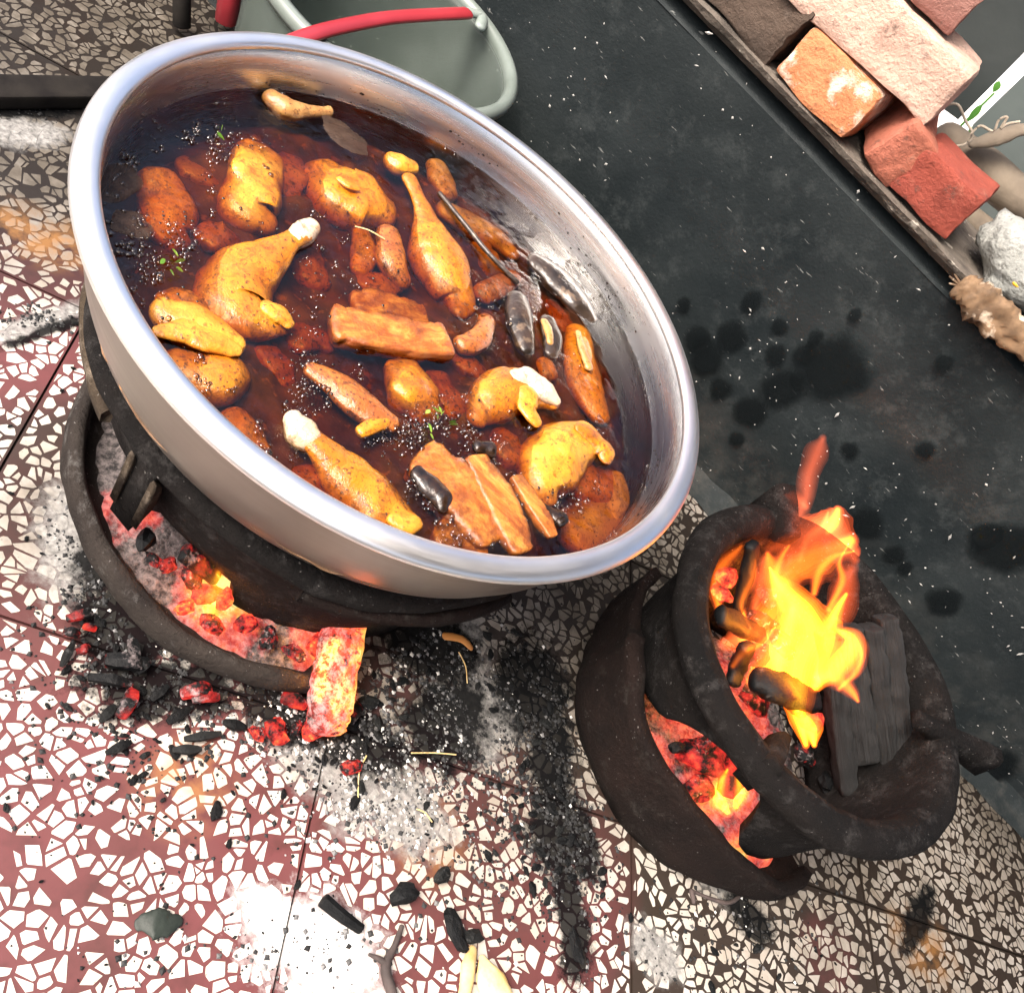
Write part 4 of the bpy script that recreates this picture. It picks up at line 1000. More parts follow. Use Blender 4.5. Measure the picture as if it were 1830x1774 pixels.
# bubbles and loose spice floating: domes
V, F = [], []
def dome(p, r, h=.5):
    b = len(V)
    for (k, zz) in ((1, 0), (.75, h * .7), (.35, h * .95)):
        for i in range(7):
            a = i * .8976; V.append((p.x + r * k * math.cos(a), p.y + r * k * math.sin(a), p.z + r * zz))
    V.append((p.x, p.y, p.z + r * h))
    for rr in range(2):
        for i in range(7): j = (i + 1) % 7; F.append((b + rr * 7 + i, b + rr * 7 + j, b + rr * 7 + 7 + j, b + rr * 7 + 7 + i))
    for i in range(7): F.append((b + 14 + i, b + 14 + (i + 1) % 7, b + 21))
for (px, py, sx, sy, n) in [(380, 245, 70, 35, 90), (300, 430, 50, 60, 110), (250, 470, 50, 60, 110), (330, 560, 40, 40, 40), (430, 330, 60, 80, 60), (600, 500, 120, 120, 110), (560, 640, 80, 70, 70), (760, 770, 50, 45, 140), (700, 790, 40, 30, 60), (830, 860, 60, 60, 160), (930, 700, 90, 90, 60), (1000, 900, 40, 50, 70), (480, 860, 60, 60, 70), (860, 800, 30, 20, 40), (760, 880, 40, 50, 70), (560, 720, 50, 40, 60), (640, 215, 60, 30, 30)]:
    for k in range(n):
        x, y = random.gauss(px, sx * .6), random.gauss(py, sy * .6); p = at(x, y, LV + .0002)
        if math.hypot(p.x - C1[0], p.y - C1[1]) > .25: continue
        if noise.noise(p * 70) > -.1: dome(p, random.choice((.0004, .0005, .0007, .0009, .0013)), random.uniform(.2, .5))
o = mesh('floating_spice', V, F, MT['droplet'], None); tag(o, 'loose dark spice bits and bubbles floating on the broth', 'spice', kind='stuff')

# clear bubbles and oil beads catching the light
V, F = [], []
for (px, py, sx, sy, n) in [(375, 245, 70, 30, 90), (290, 430, 50, 60, 130), (240, 450, 40, 70, 100), (300, 540, 40, 40, 50), (430, 320, 60, 80, 50), (600, 480, 120, 120, 80), (560, 640, 80, 70, 60), (775, 745, 50, 40, 130), (700, 790, 40, 30, 50), (840, 870, 60, 60, 150), (930, 700, 90, 90, 50), (1000, 910, 35, 40, 80), (480, 850, 60, 60, 60), (875, 795, 30, 20, 50), (760, 870, 40, 50, 80), (540, 710, 50, 40, 60), (800, 960, 60, 25, 60), (1060, 800, 40, 80, 40), (480, 170, 120, 20, 40), (220, 330, 25, 90, 60), (900, 560, 80, 80, 50), (350, 690, 50, 40, 50)]:
    cx_, cy2 = px, py
    for k in range(n):
        if k % 6 == 0: cx_, cy2 = random.gauss(px, sx * .6), random.gauss(py, sy * .6)
        p = at(random.gauss(cx_, 7), random.gauss(cy2, 7), LV + .0003)
        if math.hypot(p.x - C1[0], p.y - C1[1]) > .253: continue
        dome(p, random.choice((.0008, .001, .0013, .0018, .0026)), random.uniform(.35, .9))
for k in range(420):      # bead line along the steel
    a = random.uniform(0, 6.283); r = .2555 - abs(random.gauss(0, .0012))
    if noise.noise(Vector((math.cos(a) * 5, math.sin(a) * 5, 1))) > .0: dome(Vector((C1[0] + r * math.cos(a), C1[1] + r * math.sin(a), LV + .0004)), random.choice((.0006, .0009, .0013)), .7)
o = mesh('oil_bubbles', V, F, MT['bubble'], None); tag(o, 'clear oil beads and bubbles glinting on the broth', 'bubbles', kind='stuff')

# ------------------------------------------------------------------ coals inside the stoves
LUMPS = {}
def lump(name, mat, seed, size=(1, .7, .5), jag=.35, sub=2):
    k = (mat, seed)
    if k not in LUMPS: LUMPS[k] = lump_mesh(name, size, seed, MT[mat], jag, sub)
    return LUMPS[k]
def coalpiece(name, px, py, z, r, mat, label, group=None, seed=None, rot=None, stretch=(1, 1, 1), cat='charcoal'):
    o = bpy.data.objects.new(name, lump(name, mat + '_u', seed if seed is not None else random.randint(1, 5))); COL.objects.link(o)
    o.location = at(px, py, z); s = r * pxm(Vector(o.location)); o.scale = (s * stretch[0], s * stretch[1], s * stretch[2])
    o.rotation_euler = rot or (random.uniform(-.3, .3), random.uniform(-.3, .3), random.uniform(0, 6.28))
    tag(o, label, cat, group); return o
def stick(name, pts, mat, label, w_, flat=.7, sharp=.5, cat='charcoal', amp=.14, group=None):
    rd = w_ > .0095
    o = tube(name, [(p, w_ * k) for p, k in pts], MT[mat], None, flat, 16 if rd else 8, amp * 1.6, 75, 7 if rd else 5, .5 if rd else .3, sharp=sharp * (.4 if rd else 1), smooth=rd, crease=.15 if rd else 0); tag(o, label, cat, group); return o
# big stove: embers in and spilling out of the mouth
for (px, py, z, r, m_) in [(345, 1030, .062, 26, 'ember'), (370, 1060, .058, 30, 'ember_hot'), (330, 1085, .058, 20, 'ember_hot'), (380, 1115, .052, 26, 'ember'), (300, 1010, .062, 20, 'ember_dim'), (275, 1000, .06, 18, 'ember_dim'), (232, 870, .066, 22, 'ember'), (228, 900, .062, 20, 'ember_dim'), (440, 1115, .045, 24, 'ember_hot'), (480, 1140, .042, 22, 'ember_dim'), (525, 1165, .042, 22, 'ember_dim'), (570, 1150, .04, 28, 'ember_hot'), (610, 1150, .034, 28, 'ember_hot'), (400, 1070, .06, 22, 'ember_hot'), (355, 985, .066, 20, 'ember_hot')]:
    coalpiece('ember', px, py, z, r, m_, 'glowing ember lying in the mouth of the big stove', 'embers in the big stove', cat='ember')
coalpiece('charcoal', 262, 965, .066, 24, 'coal', 'black unburnt charcoal in the left of the big stove mouth', cat='charcoal')
stick('charcoal_stick', [(at(330, 985, .085), 1), (at(360, 1010, .075), 1), (at(385, 1035, .066), .8)], 'ember_dim', 'charred stick leaning in the big stove mouth', .008)
stick('ember_log', [(at(615, 1120, .05), 1), (at(602, 1180, .045), 1), (at(592, 1250, .03), 1), (at(585, 1295, .018), .9)], 'log', 'glowing log sticking out of the big stove onto the floor', .021, .85, .35, 'ember', .06)
for (px, py, r, m_, lb) in [(560, 1300, 26, 'ember_hot', 'cracked orange ember at the foot of the glowing log'), (495, 1305, 28, 'ember_hot', 'large red ember on the floor in front of the fire bowl'), (460, 1310, 16, 'ember', 'small bright ember beside the large red ember'), (530, 1300, 16, 'ember', 'small ember between the large red ember and the glowing log'), (628, 1370, 21, 'ember', 'lone red glowing coal on the grey ash patch')]:
    coalpiece('ember', px, py, .010, r, m_, lb, cat='ember')
G1 = 'embers spilled in front of the big stove'; L1 = 'fading red ember among spilled coals in front of the big stove bowl'
for (px, py, ex, ey, wd, m_) in [(120, 1105, 165, 1098, 9, 'ember'), (115, 1130, 140, 1135, 9, 'ember_dim'), (140, 1165, 160, 1158, 8, 'ember'), (235, 1145, 240, 1180, 11, 'ember_dim'), (190, 1180, 262, 1190, 15, 'ember_dim'), (160, 1210, 235, 1225, 10, 'ember'), (215, 1280, 240, 1235, 13, 'ember'), (245, 1200, 265, 1180, 10, 'ember_dim'), (325, 1240, 375, 1232, 13, 'ember'), (345, 1248, 390, 1245, 10, 'ember_dim'), (505, 1245, 545, 1262, 12, 'ember'), (150, 1120, 170, 1125, 7, 'ember'), (640, 1260, 625, 1290, 10, 'ember_dim')]:
    a = at(px, py, .008); b = at(ex, ey, .010)
    stick('ember', [(a, .8), ((a + b) / 2 + Vector((0, 0, .003)), 1.1), (b, .7)], m_, L1, wd * pxm(a), .7, .6, 'ember', .22, G1)
# small stove: charcoal, embers
def slab_coal(name, P0, P1, wd, th, strips, label, cuts=(0, .22, .55, .78, 1)):
    """big charcoal billet split into long strips with ragged ends"""
    root = empty(name, P1); tag(root, label, 'charcoal')
    ax = (P1 - P0); side = ax.cross(FW).normalized(); back = side.cross(ax).normalized()
    x0 = -wd
    for k in range(strips):
        ww = 2 * wd * (cuts[k + 1] - cuts[k]) * .98; xc = -wd + 2 * wd * (cuts[k] + cuts[k + 1]) / 2
        e0 = random.uniform(-.03, .03); e1 = (.02, -.16, .05, -.02)[k % 4]
        pts = []
        for t in (0 + e0, .3, .6, 1 + e1):
            pts.append((P0 + ax * t + side * (xc + random.uniform(-.0008, .0008)) + back * random.uniform(-.0016, .0016), ww * .56))
        c = tube('bark_strip', pts, MT['coal_grain'], None, th / (ww * .55), 26, .2, 60, 9, .2, up=back, sharp=.7); child(c, root)
    return root
slab_coal('charcoal_billet', at(1530, 1120, .19), at(1565, 1395, .105), .042, .018, 4, 'large grey black charcoal billet with split grain standing in the small stove')
stick('charcoal_stick', [(at(1345, 975, .195), 1), (at(1335, 1030, .165), 1.1), (at(1318, 1090, .13), .8)], 'coal', 'black charred stick leaning on the far wall of the small stove', .010)
stick('charcoal_stick', [(at(1335, 1155, .15), 1), (at(1320, 1190, .13), 1), (at(1310, 1220, .12), .8)], 'coal', 'short black stick under the flames of the small stove', .011)
stick('charcoal_stick', [(at(1350, 1215, .16), 1.0), (at(1400, 1232, .17), 1.2), (at(1455, 1255, .165), .9)], 'coal', 'dark curved charcoal piece across the small stove', .014)
stick('charcoal_stick', [(at(1290, 1100, .15), 1), (at(1330, 1120, .145), 1), (at(1360, 1135, .14), .8)], 'coal', 'black charcoal lump on the inner left side of the small stove', .012)
for (px, py, z, r, m_) in [(1300, 1030, .13, 26, 'ember_hot'), (1290, 1060, .12, 24, 'ember_hot'), (1360, 1110, .12, 30, 'ember'), (1400, 1150, .12, 32, 'ember'), (1350, 1170, .11, 34, 'ember'), (1420, 1260, .13, 26, 'ember'), (1450, 1290, .12, 28, 'ember_hot'), (1370, 1060, .11, 28, 'ember'), (1420, 1020, .11, 30, 'ember_dim'), (1470, 1060, .11, 30, 'ember_dim'), (1500, 1120, .10, 34, 'coal'), (1560, 1330, .07, 30, 'coal'), (1480, 1400, .06, 28, 'coal'), (1620, 1250, .07, 34, 'coal'), (1350, 1250, .09, 34, 'ember'), (1440, 1350, .07, 26, 'ember_dim')]:
    if m_ == 'coal': coalpiece('charcoal', px, py, z, r, m_, 'black charcoal lump deep inside the small stove', 'charcoal inside the small stove')
    else: coalpiece('ember', px, py, z, r, m_, 'glowing ember among the flames inside the small stove', 'embers inside the small stove', cat='ember')
coalpiece('ember', 1255, 1350, .075, 46, 'ember_hot', 'large glowing charcoal chunk seen through the arched mouth of the small stove', cat='ember', seed=2)
coalpiece('ember', 1310, 1385, .07, 44, 'ember_hot', 'yellow hot ember on the right of the arched stove mouth', cat='ember', seed=4)
coalpiece('ember', 1250, 1410, .06, 34, 'ember', 'red ember with dark veins low in the arched stove mouth', cat='ember', seed=3)
coalpiece('charcoal', 1210, 1335, .082, 17, 'coal', 'small black charcoal lump in the arched stove mouth', seed=1)
coalpiece('ember', 1262, 1330, .085, 26, 'ember_dim', 'ash coated ember at the top of the arched stove mouth', cat='ember', seed=5)

# ------------------------------------------------------------------ flames of the small stove
DF = (Vector((C2[0], C2[1], .2)) - CAM).dot(FW)
def onplane(px, py, d): return CAM + ray(px, py) * d
fire = empty('fire', (C2[0], C2[1], .1)); tag(fire, 'tall yellow and orange flames rising from the small stove', 'fire')
def layers(pts, mat, flat, amp, root):
    """a flame tongue: nested closed bodies of thin glowing gas, so that it is brightest in its heart"""
    top = None; st = random.getstate()
    for k in (1.5, 1.28, 1.08, .9, .73, .57, .42, .27):
        random.setstate(st)
        o = tube('flame_tongue' if top is None else 'flame_core', [(p, w_ * k) for p, w_ in pts], MT['fl_orange' if mat == 'fl_yellow' and k > .8 else ('fl_red' if mat == 'fl_orange' and k > 1 else mat)], None, flat, 20, amp * 2.4, 30, 8, 1.1, up=FW * -1)
        if top is None: child(o, root); top = o
        else: o.parent = top; o.matrix_parent_inverse = top.matrix_parent_inverse.inverted() if False else Matrix()
    # cores hang on the tongue: bring them to the same place
        if o is not top: o.matrix_parent_inverse = (Matrix.Translation(Vector(root.location)) @ top.matrix_parent_inverse).inverted()
def tongue(P, mat, d=DF, flat=.6, amp=.12):
    pts = []
    for k, (px, py, w_) in enumerate(P):
        p = onplane(px, py, d); pts.append((p, w_ * .74 * d / FPX))
    layers(pts, mat, flat, amp, fire)
tongue([(1440, 1330, 7), (1428, 1270, 22), (1425, 1200, 44), (1450, 1130, 46), (1425, 1085, 34), (1390, 1040, 14), (1376, 1015, 3)], 'fl_yellow', DF - .02)
tongue([(1400, 1235, 14), (1392, 1190, 28), (1408, 1130, 26), (1415, 1090, 14)], 'fl_yellow', DF)
tongue([(1460, 1210, 14), (1478, 1150, 24), (1490, 1100, 14), (1512, 1062, 4)], 'fl_yellow', DF - .005)
tongue([(1458, 1225, 12), (1490, 1190, 24), (1515, 1160, 27), (1518, 1140, 20), (1500, 1128, 8)], 'fl_yellow', DF - .03)
tongue([(1465, 1210, 12), (1500, 1215, 20), (1522, 1235, 12), (1533, 1252, 4)], 'fl_orange', DF - .03)
tongue([(1490, 1205, 18), (1520, 1180, 26), (1528, 1150, 22), (1510, 1130, 10)], 'fl_orange', DF - .035)
tongue([(1345, 1215, 18), (1365, 1190, 34), (1380, 1160, 24)], 'fl_orange', DF - .01)
tongue([(1330, 1140, 18), (1370, 1110, 40), (1390, 1070, 42), (1380, 1020, 26), (1372, 990, 6)], 'fl_orange', DF + .03)
tongue([(1385, 1060, 20), (1420, 1020, 40), (1450, 1000, 44), (1490, 985, 34), (1520, 965, 12)], 'fl_orange', DF + .06, .5, .25)
tongue([(1400, 1010, 20), (1440, 980, 40), (1480, 960, 44), (1515, 985, 28), (1528, 1000, 8)], 'fl_red', DF + .05, .7, .25)
tongue([(1380, 980, 14), (1420, 960, 30), (1470, 945, 26), (1495, 915, 12), (1496, 908, 4)], 'fl_red', DF + .07, .7, .2)
tongue([(1480, 950, 8), (1492, 932, 15), (1497, 912, 8)], 'fl_orange', DF + .06, .6, .2)
tongue([(1425, 930, 10), (1440, 890, 14), (1445, 850, 18), (1460, 810, 20), (1470, 785, 8)], 'fl_faint', DF + .06, .5, .2)
tongue([(1440, 905, 6), (1420, 890, 12), (1405, 885, 4)], 'fl_faint', DF + .05, .5)
tongue([(1285, 1085, 8), (1280, 1050, 14), (1290, 1010, 16), (1315, 985, 10), (1325, 975, 4)], 'fl_orange', DF + .07, .6)
tongue([(1350, 1085, 8), (1360, 1040, 14), (1368, 1000, 10)], 'fl_red', DF + .05, .6)
tongue([(1455, 1330, 5), (1448, 1300, 20), (1435, 1280, 12)], 'fl_yellow', DF - .06)
tongue([(1500, 1100, 20), (1510, 1060, 26), (1520, 1020, 16)], 'fl_red', DF + .04, .6)
tongue([(1300, 1150, 16), (1330, 1145, 30), (1380, 1160, 30)], 'fl_red', DF + .02, .6)
for P, mt, dd in (([(1400, 1090, 6), (1385, 1040, 10), (1395, 1000, 8), (1410, 975, 3)], 'fl_orange', .05), ([(1455, 1060, 6), (1465, 1020, 10), (1490, 995, 8), (1525, 985, 3)], 'fl_orange', .04), ([(1480, 1090, 5), (1505, 1040, 9), (1500, 1005, 7), (1515, 975, 2)], 'fl_orange', .03), ([(1340, 1120, 6), (1325, 1080, 9), (1345, 1030, 8), (1350, 1000, 2)], 'fl_orange', .04), ([(1430, 1000, 6), (1445, 960, 9), (1470, 940, 7), (1480, 915, 2)], 'fl_red', .06), ([(1310, 1190, 6), (1330, 1165, 9), (1360, 1150, 8), (1385, 1120, 3)], 'fl_orange', .0), ([(1500, 1230, 5), (1530, 1200, 8), (1540, 1170, 6), (1530, 1140, 2)], 'fl_orange', -.03)):
    tongue(P, mt, DF + dd, .6, .25)
f2 = empty('fire', tuple(at(1290, 1440, .06))); tag(f2, 'small yellow flame flickering in the arched stove mouth', 'fire')
def tongue2(P, mat, z, root):
    layers([(at(px, py, zz), w_ * pxm(at(px, py, zz))) for px, py, zz, w_ in P], mat, .6, .12, root)
tongue2([(1300, 1450, .075, 8), (1285, 1425, .085, 12), (1290, 1395, .095, 10), (1300, 1375, .10, 3)], 'fl_yellow', 0, f2)
tongue2([(1315, 1440, .08, 7), (1322, 1415, .09, 11), (1318, 1385, .10, 4)], 'fl_yellow', 0, f2)
tongue2([(1280, 1440, .08, 14), (1310, 1410, .09, 26), (1330, 1380, .10, 14)], 'fl_red', 0, f2)
f3 = empty('fire', tuple(at(370, 1060, .05))); tag(f3, 'yellow fire licking out of the big stove mouth', 'fire')
tongue2([(385, 1120, .05, 12), (375, 1085, .065, 22), (388, 1050, .08, 22), (390, 1025, .088, 8)], 'fl_yellow', 0, f3)
tongue2([(350, 1085, .055, 10), (345, 1050, .07, 20), (360, 1015, .085, 14), (365, 1000, .09, 4)], 'fl_orange', 0, f3)
f4 = empty('fire', tuple(at(600, 1200, .03))); tag(f4, 'yellow fire over the glowing log at the big stove', 'fire')
tongue2([(570, 1200, .05, 10), (585, 1170, .06, 20), (600, 1150, .065, 12)], 'fl_yellow', 0, f4)
tongue2([(570, 1250, .04, 8), (575, 1225, .05, 14), (580, 1200, .055, 6)], 'fl_yellow', 0, f4)
tongue2([(590, 1290, .03, 8), (605, 1240, .05, 22), (615, 1200, .055, 10)], 'fl_orange', 0, f4)

# ------------------------------------------------------------------ charcoal and rubbish on the terrazzo
GC = 'charcoal crumbs scattered on the terrazzo'; LC = 'small black charcoal crumb lying on the terrazzo floor'
def crumb(px, py, r, mat='coal', st=(1, .8, .6), LC=LC, GC=GC):
    o = coalpiece('charcoal_crumb', px, py, 0, r, mat, LC, GC, stretch=st); z = o.scale[2] * .45; o.location.z = max(z, .0015) + .0005
    o.rotation_euler = (0, 0, random.uniform(0, 6.28)); return o
for (px, py, r) in [(385, 1450, 17), (408, 1508, 9), (505, 1420, 9), (238, 1395, 11), (222, 1340, 12), (255, 1385, 10), (310, 1345, 14), (345, 1345, 12), (640, 1405, 15), (632, 1435, 14), (530, 1582, 9), (515, 1375, 6), (290, 1430, 6), (165, 1435, 5), (10, 1445, 9), (815, 1130, 9), (868, 1138, 12), (920, 1132, 12), (875, 1170, 10), (1075, 1600, 8), (1125, 1640, 9), (1270, 1765, 12), (1275, 1700, 10), (1350, 1695, 12), (1390, 1745, 8), (870, 1530, 12), (880, 1270, 9), (700, 1430, 4), (560, 1410, 5), (180, 1390, 5), (110, 700, 5), (150, 790, 6), (185, 860, 9), (130, 660, 5), (205, 830, 6), (160, 770, 4), (790, 1560, 10), (770, 1470, 8), (760, 1440, 9), (920, 1480, 12), (950, 1590, 14), (1040, 1560, 9)]:
    crumb(px, py, r, random.choice(('coal', 'coal', 'coal_grey')))
def scatter(n, px, py, sx, sy, r0, r1, lb='lying on the terrazzo floor'):
    for k in range(n):
        x, y = random.gauss(px, sx), random.gauss(py, sy)
        p = at(x, y, 0)
        if math.hypot(p.x - CB[0], p.y - CB[1]) < .255 and not (p.x > .02 and p.y > .5) or math.hypot(p.x - C2[0], p.y - C2[1]) < .21: continue
        crumb(x, y, random.uniform(r0, r1), random.choice(('coal', 'coal', 'coal_grey')), LC='black charcoal crumb ' + lb, GC='charcoal crumbs ' + lb)
scatter(34, 780, 1200, 70, 60, 5, 12, 'in the ash between the two stoves'); scatter(26, 960, 1350, 40, 90, 6, 13, 'in the long soot streak beside the small stove'); scatter(22, 1010, 1500, 35, 60, 6, 14, 'in the long soot streak beside the small stove'); scatter(30, 250, 1230, 80, 60, 5, 13, 'among the spilled red embers'); scatter(18, 620, 1330, 60, 35, 5, 11, 'at the foot of the glowing log'); scatter(16, 170, 1010, 35, 60, 5, 10, 'on the ash film left of the big stove'); scatter(14, 880, 1480, 60, 60, 4, 8); scatter(16, 450, 1380, 130, 50, 3, 6); scatter(22, 300, 1600, 200, 110, 2.5, 4.5, 'tiny on the clean red and white terrazzo'); scatter(16, 1300, 1660, 150, 70, 3, 6, 'on the brown terrazzo in front of the small stove'); scatter(14, 90, 800, 50, 120, 3, 6)
G2 = 'long charcoal splinters near the spilled embers'; L2 = 'long dark charcoal splinter lying near the spilled embers'
for (px, py, ex, ey, wd) in [(190, 1345, 235, 1325, 8), (330, 1320, 395, 1310, 8), (300, 1290, 340, 1265, 9), (270, 1250, 300, 1225, 9), (130, 1150, 110, 1190, 8), (205, 1260, 180, 1290, 8), (400, 1290, 440, 1300, 9), (310, 1340, 360, 1338, 9)]:
    a = at(px, py, .006); b = at(ex, ey, .007)
    stick('charcoal_splinter', [(a, .6), ((a + b) / 2, 1.1), (b, .5)], random.choice(('coal', 'coal_grey')), L2, wd * pxm(a), .6, .6, group=G2)
coalpiece('charcoal', 722, 1597, .011, 26, 'coal', 'round wet black charcoal lump on the bright floor', seed=2)
coalpiece('charcoal', 792, 1565, .008, 19, 'coal_grey', 'grey charcoal lump above the leaf shaped charcoal', seed=4)
coalpiece('charcoal', 815, 1660, .010, 42, 'coal', 'large leaf shaped charcoal chip with pointed tail', seed=3, stretch=(1, .55, .3), rot=(0, 0, R_(150)))
coalpiece('charcoal', 845, 1672, .008, 30, 'coal_grey', 'brown grey charcoal chip behind the leaf shaped one', seed=1, stretch=(.8, .7, .35))
coalpiece('charcoal', 1030, 1690, .006, 30, 'coal', 'ragged black charcoal chip at the end of the soot streak', seed=5, stretch=(1, .6, .3), rot=(0, 0, R_(140)))
coalpiece('charcoal', 660, 1255, .008, 22, 'coal_grey', 'ash coated charcoal disc beside the glowing log', seed=4, stretch=(1, .8, .4))
o = stick('charcoal_stick', [(at(578, 1608, .006), 1.15), (at(610, 1635, .006), 1), (at(645, 1660, .005), .8)], 'coal', 'straight tapered black charcoal stick on the sunlit floor', .0052, 1, .2, amp=.06)
tw = empty('twig', tuple(at(690, 1740, 0))); tag(tw, 'forked dark twig lying on the sunlit terrazzo', 'twig')
def twg(P, r): return tube('branch', [(at(px, py, .004), r * k) for px, py, k in P], MT['twig'], None, 1, 8, .2, 120, 5)
child(twg([(718, 1655, .6), (705, 1690, .8), (692, 1715, 1), (690, 1740, 1.2), (700, 1774, 1.3), (706, 1800, 1.3)], .0036), tw); child(twg([(690, 1720, .9), (672, 1710, .6), (660, 1705, .4)], .0034), tw)
tw = empty('twig', tuple(at(1330, 1610, 0))); tag(tw, 'thin bent twig in front of the small stove', 'twig')
child(twg([(1235, 1590, .7), (1270, 1605, .8), (1305, 1612, .9), (1335, 1590, .9), (1370, 1578, 1), (1400, 1580, .8)], .0026), tw); child(twg([(1236, 1592, .9), (1240, 1612, .7)], .0035), tw)
o = tube('leaf_scrap', [(at(248, 1652, .003), .004), (at(275, 1645, .005), .010), (at(300, 1650, .004), .008), (at(320, 1645, .003), .004)], MT['dryleaf'], None, .16, 14, .7, 90, 6); tag(o, 'dark green crumpled leaf scrap on the bright terrazzo', 'leaf')
pe = empty('vegetable_peel', tuple(at(850, 1740, 0))); tag(pe, 'pale yellow vegetable peel at the bottom of the floor', 'peel')
child(tube('peel_flesh', [(at(862, 1712, .006), .004), (at(872, 1740, .008), .012), (at(885, 1775, .006), .015), (at(890, 1800, .006), .014)], MT['peel'], None, .4, 12, .25, 60, 5), pe)
child(tube('peel_skin', [(at(845, 1695, .006), .004), (at(838, 1725, .009), .006), (at(832, 1765, .006), .006), (at(830, 1790, .006), .006)], MT['straw'], None, .6, 10, .3, 60, 5), pe)
for q, (P, lb) in enumerate((([(735, 1345), (780, 1345), (815, 1348)], 'thin dry straw lying across the soot'), ([(820, 1165), (832, 1190), (835, 1220)], 'short curved straw standing out of the ash'), ([(745, 1445), (760, 1452), (772, 1468)], 'pale curved fibre on the white ash'), ([(640, 1425), (642, 1380), (655, 1350)], 'hair thin straw beside the lone red coal'))):
    o = wire('straw', [at(px, py, .003 + .002 * k) for k, (px, py) in enumerate(P)], .0007, MT['straw']); tag(o, lb, 'straw')
o = tube('peel_scrap', [(at(795, 1136, .004), .004), (at(825, 1142, .006), .005), (at(842, 1158, .004), .003)], simple('orange_peel', (.6, .25, .06), (.45, .2, .06), 40, .6), None, .4, 10, .25, 80, 4); tag(o, 'orange brown peel scrap behind the ash heap', 'peel')
# fine ash and soot grains
V, F, T = [], [], []
def grain(x, y, r, tone, h=.7):
    b = len(V); a = random.random() * 6.28
    for k in range(4):
        an = a + k * 1.5708; q = r * random.uniform(.6, 1.3); V.append((x + q * math.cos(an), y + q * math.sin(an), .0006))
    V.append((x, y, .0006 + r * h)); T.extend([tone] * 5)
    F.extend([(b + k, b + (k + 1) % 4, b + 4) for k in range(4)])
for (px, py, sx, sy, n, tn) in [(760, 1180, 75, 70, 1500, .3), (960, 1340, 50, 120, 1500, .05), (1010, 1520, 40, 80, 900, .05), (560, 1290, 110, 40, 1300, .4), (650, 1380, 70, 60, 900, .5), (230, 1180, 90, 90, 1300, .15), (170, 990, 40, 70, 600, .2), (720, 1450, 90, 50, 700, .75), (900, 1500, 80, 90, 700, .15), (80, 570, 80, 14, 300, .15), (300, 1400, 200, 120, 350, .0), (1330, 1640, 90, 50, 350, .1), (850, 1300, 80, 80, 900, .35), (500, 1700, 150, 50, 250, .5), (60, 190, 90, 18, 250, .05), (450, 1450, 250, 150, 250, .0), (1200, 1700, 120, 50, 250, .3)]:
    for k in range(n):
        p = at(random.gauss(px, sx), random.gauss(py, sy), 0)
        if math.hypot(p.x - CB[0], p.y - CB[1]) < .20 or math.hypot(p.x - C2[0], p.y - C2[1]) < .17: continue
        t = min(1, max(0, random.gauss(tn, .25))) if random.random() > (.012 if tn < .2 else .05) else 1
        if noise.noise(p * 40) < random.uniform(-.5, .35): continue
        grain(p.x, p.y, random.choice((.0007, .0009, .0012, .0012, .002, .0028)), t, random.uniform(.3, 1))
def grain_mat():
    m = M('ash_grains'); col = m.ramp(m.attr('tone'), [(0, (.006, .0065, .007)), (.45, (.03, .031, .032)), (.7, (.2, .2, .2)), (1, (.62, .61, .58))]); m.set(Base_Color=col, Roughness=.8); return m.m
MT['grain'] = grain_mat()
o = mesh('ash_grains', V, F, MT['grain'], None, False); fattr(o, 'tone', T); tag(o, 'loose ash and soot grains strewn over the terrazzo around the stoves', 'ash', kind='stuff')

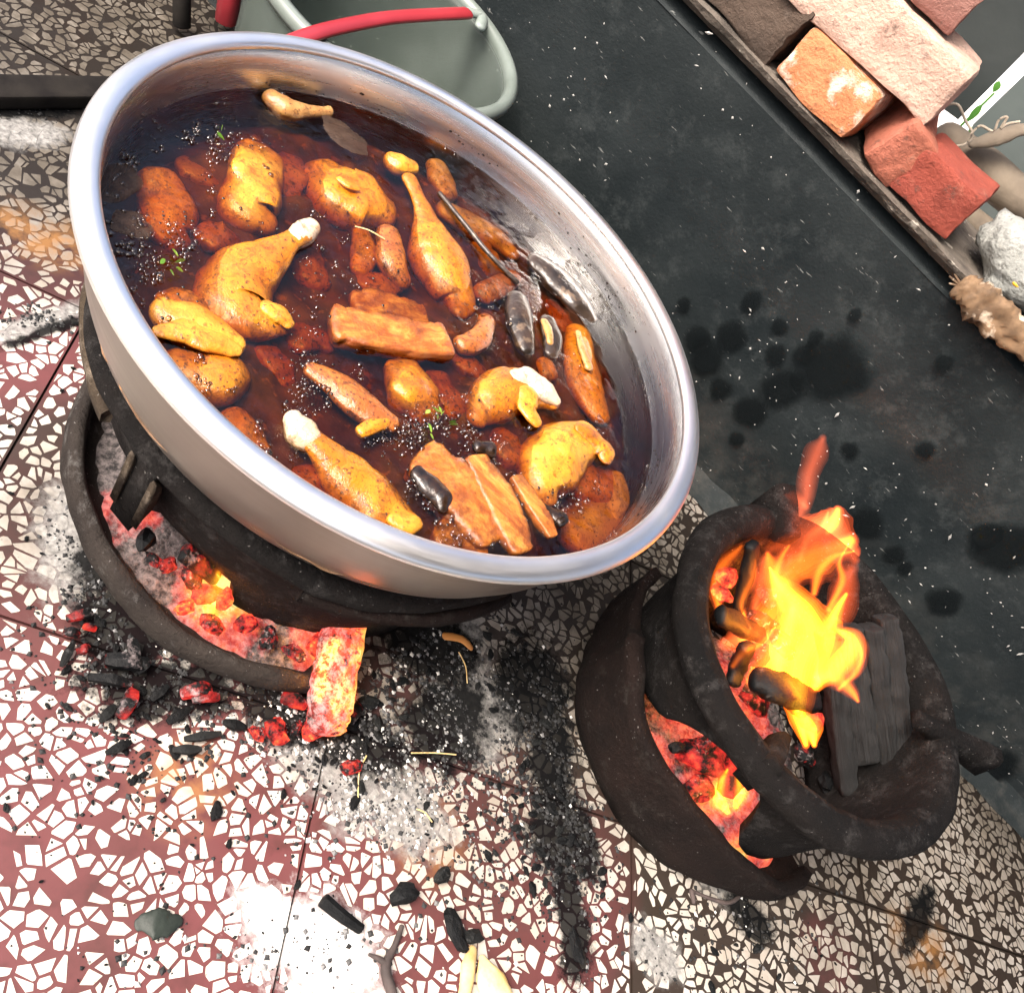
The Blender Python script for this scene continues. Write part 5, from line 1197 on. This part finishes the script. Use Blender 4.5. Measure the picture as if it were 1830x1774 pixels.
# ------------------------------------------------------------------ translucent tub, red stool leg, iron bar
CT = (-.47, .955)
tb = empty('plastic_tub', (CT[0], CT[1], 0)); tag(tb, 'frosted translucent plastic tub with red handle behind the basin', 'tub')
child(lathe('tub_wall', CT, [(.0005, .004), (.118, .004), (.128, .010), (.150, .25), (.150, .262), (.146, .262), (.1455, .25), (.124, .014), (.116, .008), (.0005, .008)], MT['tub'], None, 80), tb)
child(lathe('tub_rim', CT, [(.1475, .255), (.156, .254), (.160, .260), (.160, .268), (.154, .272), (.147, .270), (.1445, .262), (.1475, .255)], simple('frosted_rim', (.12, .145, .13), (.16, .19, .175), 20, .35, bump=0), None, 80), tb)
hp = [at(px, py, .275) for px, py in [(505, 82), (570, 58), (640, 42), (700, 32), (770, 27), (835, 24)]]
child(tube('handle', [(p, .009) for p in hp], MT['red_plastic'], None, .5, 10, .02, 20, 5), tb)
cl = [at(px, py, .272) for px, py in [(838, 22), (862, 30), (858, 48)]]
child(tube('handle_clip', [(p, .007) for p in cl], simple('frosted_clip', (.2, .24, .22), (.28, .32, .3), 20, .4, bump=0), None, .6, 8, .05, 20, 4), tb)
st = empty('stool', (-.86, 1.02, 0)); tag(st, 'stool with red and dark grey legs standing beyond the basin', 'stool')
def legp(x, y, tx, ty, r, mat):
    return child(tube('leg', [(Vector((x, y, .001 + r)), r), (Vector((x + (tx - x) * .5, y + (ty - y) * .5, .2)), r), (Vector((tx, ty, .40)), r * .9)], mat, None, 1, 12, .0, 5, 4, .3, sharp=.5), st)
a = at(398, 55, 0); legp(a.x, a.y - .0, -.82, 1.06, .014, MT['red_plastic'])
a = at(320, 60, 0); legp(a.x, a.y, -.90, 1.0, .011, MT['iron']); legp(-.98, 1.08, -.94, 1.07, .013, MT['red_plastic']); legp(-.98, .93, -.94, .98, .013, MT['iron'])
sb = rough_box('seat', (.24, .2, .025), MT['red_plastic'], None, 2, 0, 1, .008); sb.location = (-.88, 1.03, .41); child(sb, st)
ib = rough_box('iron_bar', (.034, .62, .018), MT['iron'], None, 6, .0012, 10, .003, 4); a = at(60, 178, 0)
ib.location = (a.x, a.y, .0105); ib.rotation_euler = (0, 0, R_(-13)); tag(ib, 'flat black iron bar lying on the terrazzo left of the basin', 'bar')
